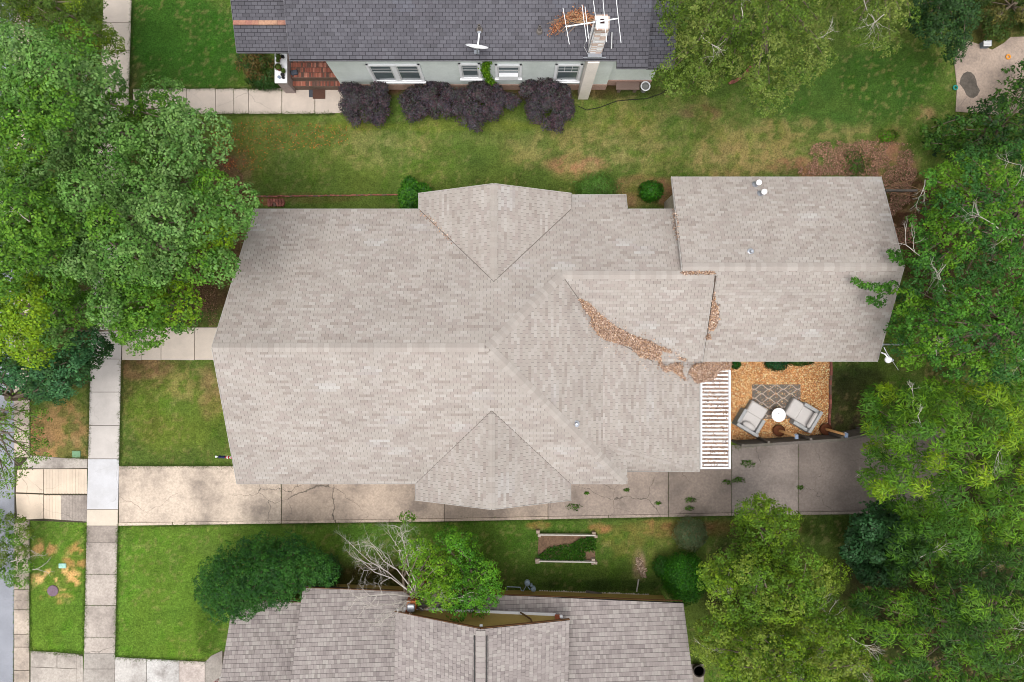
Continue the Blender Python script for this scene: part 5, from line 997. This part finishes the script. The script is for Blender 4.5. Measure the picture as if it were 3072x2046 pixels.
# ---------------------------------------------------------------- things on the dark roof
dsh = thing('satellite_dish', 'white satellite dish on the lower part of the dark roof', 'satellite dish', tuple(P(1432, 145, 4.5)))
zd = 5.0; c0 = P(1431, 139, zd); b_ = MB(); n = 20; rings = [(0.0, .05), (.5, .02), (1, -.02)]
vs = []; 
for rr, dp in ((.02, .07), (.55, .045), (1, 0), (1.0, -.012), (.55, .03), (.02, .05)):
    for k in range(n):
        a_ = 6.283 * k / n; u = .44 * rr * math.cos(a_); v = .40 * rr * math.sin(a_)
        # dish plane faces up the roof (north), tilted
        nrm_ = Vector((.12, .85, .5)).normalized(); ux = Vector((1, -.16, 0)).normalized(); uy = nrm_.cross(ux).normalized(); vs.append(c0 + ux * u + uy * v - nrm_ * dp * 1.2)
b_.add(vs, [(i * n + k, i * n + (k + 1) % n, (i + 1) * n + (k + 1) % n, (i + 1) * n + k) for i in range(5) for k in range(n)] + [tuple(range(n)), tuple(range(5 * n, 6 * n))]); b_.build('reflector', M_white, dsh, smooth=False)
b_ = MB(); b_.bar(c0 + Vector((-.0, -.0, -.3)), P(1438, 99, zd), .05, .04); b_.build('feed_arm', M_white, dsh)
b_ = MB(); b_.box(tuple(P(1438, 97, zd)), (.15, .06, .08), bev=.01); b_.build('receiver', M_metal, dsh)
m0 = P(1430, 152, 4.45); b_ = MB(); b_.tube([c0 + Vector((0, -.05, -.1)), c0 + Vector((0, -.1, -.35)), (m0.x, m0.y, GN.z(0, m0.y))], .028); b_.box((m0.x, m0.y, GN.z(0, m0.y) + .03), (.2, .14, .04)); b_.build('mount', M_metal, dsh)
# antenna
an = thing('tv_antenna', 'long white television antenna above the whitewashed chimney', 'antenna', tuple(P(1786, 70, 6)))
za = 7.3; b_ = MB(); b_.tube([P(1696, 80, za), P(1856, 55, za)], .022, 6); b_.build('boom', M_white, an)
for p_, q in (((1689, 24), (1708, 133)), ((1746, 14), (1760, 125)), ((1755, 20), (1766, 116)), ((1780, 2), (1792, 90)), ((1808, -10), (1820, 125)), ((1848, -8), (1863, 128))):
    b_ = MB(); b_.tube([P(*p_, za + .03), P(*q, za + .03)], .011, 5); b_.build('element', M_white, an)
b_ = MB(); mm = P(1787, 66, za); b_.tube([(mm.x, mm.y, 5.0), (mm.x, mm.y, za + .1)], .022, 6); b_.build('mast', M_metal, an)
b_ = MB(); b_.tube([P(1790, 75, za), P(1762, 110, 6), P(1752, 140, 4.7), P(1764, 163, 4.35)], .008, 4); b_.build('cable', M_trim, an)
b_ = MB(); b_.tube([P(1836, 97, 5), P(1834, 146, 4.7)], .02, 5); b_.build('fallen_element', M_trim, label='broken white antenna rod lying on the roof right of the chimney', cat='rod')
br = thing('fallen_branch', 'dead branch with orange brown leaves caught behind the antenna', 'branch', tuple(P(1700, 80, 4.8)))
b_ = MB()
for k in range(16):
    s_ = P(random.uniform(1745, 1785), random.uniform(45, 75), 5.05); e_ = P(random.uniform(1640, 1720), random.uniform(70, 108), 4.85); m_ = s_.lerp(e_, .5) + Vector((0, random.uniform(.1, .4), .1)); b_.tube([s_, m_, e_], [.014, .011, .005], 4)
b_.build('twigs', mat('dry_twig', C(176, 140, 104)), br)
n = 900; t_ = RNG.random(n); px_ = 1655 + 130 * t_ + RNG.normal(0, 6, n); py_ = 95 - 62 * np.sin(t_ * 2.6) * .8 + RNG.normal(0, 9, n); z_ = 4.95
pos = np.stack([(px_ - 1536) / F * (H - z_), -(py_ - 1023) / F * (H - z_), np.full(n, z_) + RNG.uniform(-.1, .15, n)], 1) - np.array(P(1700, 80, 4.8))
link('dead_leaves', leafmesh(pos, RNG.normal(size=(n, 3)) + np.array([0, 0, .8]), RNG.normal(size=(n, 3)), RNG.uniform(.05, .11, n), RNG.uniform(.03, .05, n), jit([C(190, 124, 84), C(168, 104, 70), C(206, 146, 104)], n), mt=M_chip), br)

# pots on the planter ledge
for i, (x, y, r_, kind, lab) in enumerate(((838, 172, .13, 1, 'terracotta pot with trailing plant at the top of the white ledge'), (849, 171, .09, 0, 'brown pot at the top right of the white ledge'), (835, 183, .09, 1, 'small dark pot second down on the white ledge'),
        (838, 205, .17, 1, 'largest leafy pot in the middle of the white ledge'), (851, 214, .10, 1, 'round cactus pot right of the largest leafy pot'), (849, 225, .10, 0, 'black empty pot low on the white ledge'), (838, 232, .08, 2, 'blue grey glazed pot low on the white ledge'), (850, 233, .08, 0, 'second black pot, closest to the front of the white ledge'))):
    q = P(x, y, 1.45); t = thing('plant_pot', lab, 'plant pot', (q.x, q.y, 1.402)); c_ = [(40, 38, 38), (126, 74, 52), (140, 156, 176)][kind if kind != 1 else 1]
    b_ = MB(); b_.lathe((q.x, q.y, 1.402), [(r_ * .6, 0), (r_ * .85, r_ * 1.3), (r_ * .78, r_ * 1.3), (r_ * .7, r_ * 1.0)], 14, col=C(*c_)); b_.build('pot', M_attr, t)
    if kind == 1:
        n = 160; d = unit(n, .1); pos = d * r_ * RNG.uniform(.3, 1.15, (n, 1)) + np.array([0, 0, r_ * 1.2]); link('plant', leafmesh(pos, d, RNG.normal(size=(n, 3)), np.full(n, .06), np.full(n, .035), jit(G((104, 122, 66), (126, 140, 80), (84, 108, 52)), n)), t)
# doormats
b_ = MB(); q = P(938, 277, .05); b_.box((q.x, q.y, .045), (.34, .44, .02)); b_.build('doormat', mat('slate_mat', C(78, 82, 90), n1=(60, .3)), label='slate grey mat half covered by the brown mat below the porch', cat='doormat')
q = P(957, 280, .06); b_ = MB(); b_.box((q.x, q.y, .068), (.56, .50, .02)); b_.build('doormat', mat('brown_mat', C(96, 66, 54), n1=(60, .3)), label='square dark brown mat on the path below the porch', cat='doormat')
# bench, ring, hose by the wall
bn = thing('stone_bench', 'weathered concrete bench against the brick foundation', 'bench', tuple(P(1883, 258)))
b_ = MB(); p_ = P(1883, 258, .4); b_.box((p_.x, p_.y, .42), (1.05, .36, .08), bev=.01, col=C(140, 118, 108)); b_.build('seat', M_attr, bn)
for s_ in (-1, 1): b_ = MB(); b_.box((p_.x + s_ * .36, p_.y, .19), (.14, .3, .38), col=C(132, 114, 104)); b_.build('leg', M_attr, bn)
q = P(1934, 263, .3); b_ = MB(); n = 24; R0 = .195
vs = [(q.x + (R0 + .028 * math.cos(6.283 * j / 6)) * math.cos(6.283 * k / n), q.y + (R0 + .028 * math.cos(6.283 * j / 6)) * math.sin(6.283 * k / n), .5 + .028 * math.sin(6.283 * j / 6)) for k in range(n) for j in range(6)]
b_.add(vs, [(k * 6 + j, ((k + 1) % n) * 6 + j, ((k + 1) % n) * 6 + (j + 1) % 6, k * 6 + (j + 1) % 6) for k in range(n) for j in range(6)]); t = thing('ring_planter', 'white hoop topped planter at the left edge of the oak crown', 'planter', (q.x, q.y, 0)); b_.build('rim', M_white, t)
b_ = MB(); b_.lathe((q.x, q.y, 0), [(.13, 0), (.18, .48), (.165, .48), (.15, .4)], 18, col=C(150, 150, 146)); b_.build('bowl', M_attr, t)
b_ = MB(); b_.tube([P(1735, 318, .03), P(1760, 330, .03), P(1800, 322, .03), P(1850, 303, .03), P(1890, 299, .03), P(1940, 296, .03), P(1985, 280, .03), P(2015, 258, .03)], .016, 5); b_.build('garden_hose', M_dark, label='black garden hose curving through the grass beside the chimney panel', cat='hose')
# raised garden bed in the lower lawn
rb = thing('garden_bed', 'overgrown vegetable bed with two pale timbers and concrete corner blocks', 'garden bed', tuple(P(1697, 1645)))
for (xa, ya), (xb, yb) in (((1618, 1603), (1786, 1605)), ((1616, 1682), (1784, 1685))):
    b_ = MB(); b_.bar(P(xa, ya, .2), P(xb, yb, .2), .055, .2); b_.build('timber', mat('pale_timber', C(206, 200, 190), n1=(30, .15), n2=(3, .15)), rb)
for x, y, s_ in ((1614, 1596, 8), (1618, 1607, 7), (1782, 1601, 8), (1788, 1610, 7), (1613, 1684, 11), (1780, 1681, 8), (1787, 1689, 7), (1778, 1690, 6)):
    q = P(x, y, .22); b_ = MB(); b_.box((q.x, q.y, .12), (s_ * .02, s_ * .018, .24), rz=random.uniform(-.2, .2), bev=.01, col=random.choice([C(176, 158, 142), C(160, 142, 126), C(188, 170, 156)])); b_.build('corner_block', M_attr, rb)
b_ = MB(); b_.prism([P(x, y) for x, y in ((1612, 1682), (1786, 1684), (1784, 1606), (1616, 1604))], -.02, .03); b_.build('soil', mat('bed_soil', C(122, 96, 76), n1=(14, .4), n2=(2, .25), bump=.8), rb)
n = 5200; x_ = RNG.uniform(1612, 1786, n); y_ = RNG.uniform(1608, 1680, n); m_ = (fbm(x_ / 66, y_ / 66, .8, 41) + (y_ - 1640) / 150 > .47) & ~((x_ > 1755) & (y_ > 1650)); x_, y_ = x_[m_], y_[m_]; n = len(x_)
pos = np.stack([(x_ - 1536) / F * H, -(y_ - 1023) / F * H, RNG.uniform(.04, .22, n)], 1) - np.array(P(1697, 1645))
link('weeds', leafmesh(pos, unit(n, .5), RNG.normal(size=(n, 3)), RNG.uniform(.05, .11, n), RNG.uniform(.03, .05, n), jit(G((76, 116, 48), (92, 132, 56), (60, 96, 40)), n)), rb, kind='stuff')
# gas meter
gm = thing('gas_meter', 'blue grey gas meter with bent pipes beside the lower house', 'gas meter', tuple(P(1590, 1762)))
b_ = MB(); b_.tube([P(1521, 1771, .5), P(1521, 1760, .5), P(1561, 1762, .5), P(1564, 1772, .5), P(1570, 1773, .5), P(1580, 1755, .6), P(1590, 1769, .6)], .022, 6); b_.build('pipe', mat('gas_grey', C(162, 180, 196), rough=.5), gm)
for x, y, s_ in ((1582, 1750, .24), (1600, 1768, .22), (1594, 1757, .12)):
    q = P(x, y, .6); b_ = MB(); b_.lathe((q.x, q.y, .42), [(s_ * .5, 0), (s_ * .55, .1), (s_ * .5, .22), (s_ * .2, .26)], 14); b_.build('meter_body', MATS['gas_grey'], gm)
# utility lids on the verge
q = P(230, 1362); b_ = MB(); b_.box((q.x, q.y, .02), (.38, .30, .06), bev=.015); b_.build('meter_box', mat('green_lid', C(128, 166, 128), n1=(20, .12)), label='green rectangular utility lid beside the sidewalk above the apron', cat='utility lid')
q = P(188, 1697); b_ = MB(); b_.box((q.x, q.y, .02), (.34, .22, .05), bev=.02); b_.build('meter_box', mat('mint_lid', C(166, 212, 196), n1=(12, .25)), label='pale mint utility lid in the dry patch of the verge', cat='utility lid')
q = P(159, 1772); b_ = MB(); b_.lathe((q.x, q.y, 0), [(.25, 0), (.25, .025), (.22, .035)], 24); b_.build('manhole_lid', mat('purple_lid', C(124, 102, 116), n1=(14, .2), n2=(3, .2)), label='round dull purple lid in the grass verge', cat='manhole lid')
# patio toys
for x, y, c_, lab in ((2864, 264, (40, 146, 134), 'teal toy ring beside the stained patio'), (3022, 172, (236, 158, 60), 'orange toy ring on the sandy patio')):
    q = P(x, y); b_ = MB(); n = 16; R0 = .09
    vs = [(q.x + (R0 + .035 * math.cos(6.283 * j / 6)) * math.cos(6.283 * k / n), q.y + (R0 + .035 * math.cos(6.283 * j / 6)) * math.sin(6.283 * k / n), .06 + .03 * math.sin(6.283 * j / 6)) for k in range(n) for j in range(6)]
    b_.add(vs, [(k * 6 + j, ((k + 1) % n) * 6 + j, ((k + 1) % n) * 6 + (j + 1) % 6, k * 6 + (j + 1) % 6) for k in range(n) for j in range(6)], C(*c_)); b_.build('toy_ring', M_attr, label=lab, cat='toy ring')
t = thing('storage_crate', 'pale grey slatted crate in the weeds above the patio', 'crate', tuple(P(2962, 130)))
for k in range(4): q = P(2962, 124 + k * 4.2, .4); b_ = MB(); b_.box((q.x, q.y, .4), (.34, .05, .04)); b_.build('slat', M_trim, t)
q = P(2962, 130, .3); b_ = MB(); b_.box((q.x, q.y, .19), (.32, .24, .36), col=C(120, 130, 136)); b_.build('box', M_attr, t)
# pots at the bottom
for x, y, r_, lab in ((2097, 2013, .27, 'dark round pot with soil at the corner of the rear pad'), (2056, 2032, .22, 'pale rimmed pot half hidden by the lower roof edge')):
    q = P(x, y, .35); t = thing('plant_pot', lab, 'plant pot', (q.x, q.y, .03)); dk = r_ > .25
    b_ = MB(); b_.lathe((q.x, q.y, .03), [(r_ * .7, 0), (r_, .36), (r_ * .88, .36), (r_ * .8, .3)], 22, col=C(70, 62, 58) if dk else C(206, 202, 200)); b_.build('pot', M_attr, t)
    b_ = MB(); b_.lathe((q.x, q.y, .3), [(r_ * .84, 0), (r_ * .84, .03)], 18); b_.build('soil', M_pot, t)
# flags
for (x, y), (x2, y2), z, lab in (((648, 1370), (700, 1372), 2.2, 'furled flag on a white tipped pole at the front of the taupe roof'), ((662, 2034), (640, 2050), 2.0, 'red and white furled flag at the edge of the greyish pink roof')):
    a_ = P(x, y, z); b2 = P(x2, y2, z + .4); t = thing('flag', lab, 'flag', tuple(b2)); q = MB(); q.tube([b2, a_], .014); q.build('pole', M_white, t)
    q = MB(); dd = (b2 - a_); sd_v = dd.cross(Vector((0, 0, 1))).normalized(); m_ = 10; vs = []
    for k in range(m_ + 1):
        c_ = a_ + dd * (.15 + .8 * k / m_); w_ = .05 + .02 * math.sin(k * 2.1); vs += [c_ + sd_v * w_ + Vector((0, 0, .03)), c_ + Vector((0, 0, .07)), c_ - sd_v * w_ + Vector((0, 0, -.02))]
    for k in range(m_):
        q.add([vs[3 * k + j] for j in (0, 1, 2)] + [vs[3 * k + 3 + j] for j in (0, 1, 2)], [(0, 1, 4, 3), (1, 2, 5, 4)], C(30, 40, 80) if k < 5 and y < 1500 else (C(190, 40, 48) if k % 2 else C(236, 232, 232)))
    q.build('cloth', M_attr, t); q = MB(); q.lathe(tuple(a_ - Vector((0, 0, .03))), [(.02, 0), (.045, .03), (.02, .06)], 10); q.build('finial', M_white, t)
# timber retaining edge and scrap by the rear
b_ = MB(); b_.bar(P(2655, 572, .1), P(2750, 572, .1), .09, .16); b_.build('retaining_timber', M_oldwood, label='dark timber edging running behind the rear wing into the bushes', cat='timber')
t = thing('fallen_branch', 'long bare tan branch lying across the brown leaf bed', 'branch', tuple(P(2600, 520)))
b_ = MB(); b_.tube([P(2580, 452, .1), P(2592, 480, .15), P(2600, 520, .1)], [.03, .025, .02]); twiggy(b_, P(2582, 455, .1), (-.8, -.5, 0), 1.3, .02, 2); twiggy(b_, P(2590, 470, .1), (.6, -.6, 0), .9, .018, 2); b_.build('wood', mat('tan_wood', C(178, 138, 104)), t)
t = thing('fallen_branch', 'tangle of thin tan sticks beside the rear wing gable end', 'branch', tuple(P(2690, 560)))
b_ = MB()
for _ in range(16): s_ = P(random.uniform(2655, 2740), random.uniform(545, 590), .08); a2 = random.gauss(0, .25); b_.tube([s_, s_ + Vector((math.cos(a2), math.sin(a2), .02)) * random.uniform(.5, 1.2)], [.014, .008], 4)
b_.build('sticks', MATS['tan_wood'], t)
b_ = MB(); b_.tube([P(1910, 1775, .06), P(1916, 1738, .06)], .035, 6); b_.build('log', MATS['pale_timber'], label='short pale pole lying below the wood shavings on the lawn', cat='pole')
b_ = MB(); b_.bar(P(1758, 1774, .08), P(1805, 1782, .08), .1, .05); b_.build('plank', M_oldwood, label='grey plank lying in the weeds along the lower house', cat='plank')
t = thing('scrap_brick_pile', 'loose red bricks at the upper left corner of the main roof', 'bricks', tuple(P(825, 610)))
for k in range(12):
    o = link('brick', random.choice(bm), t); q = P(808 + (k % 6) * 8.5, 604 + (k // 6) * 9); o.location = Vector((q.x, q.y, .04)) - wloc(t); o.rotation_euler = (0, 0, random.uniform(-.4, .4))
# small pale stones along the lower house
t = thing('stone_edging', 'thin row of small pale stones along the wall of the lower house', 'stones', tuple(P(1800, 1775)))
for k in range(46):
    x_ = 1620 + k * 7.2; q = P(x_, 1773 + (x_ - 1620) * .035 + random.uniform(-1, 1)); b_ = MB(); s_ = random.uniform(.04, .07); b_.lathe((q.x, q.y, 0), [(s_, 0), (s_ * .9, s_ * .5), (s_ * .4, s_ * .8)], 6, col=C(196, 184, 168)); b_.build('stone', M_attr, t)
print('objects', len(bpy.data.objects), 'tris approx', sum(len(m.polygons) for m in bpy.data.meshes))
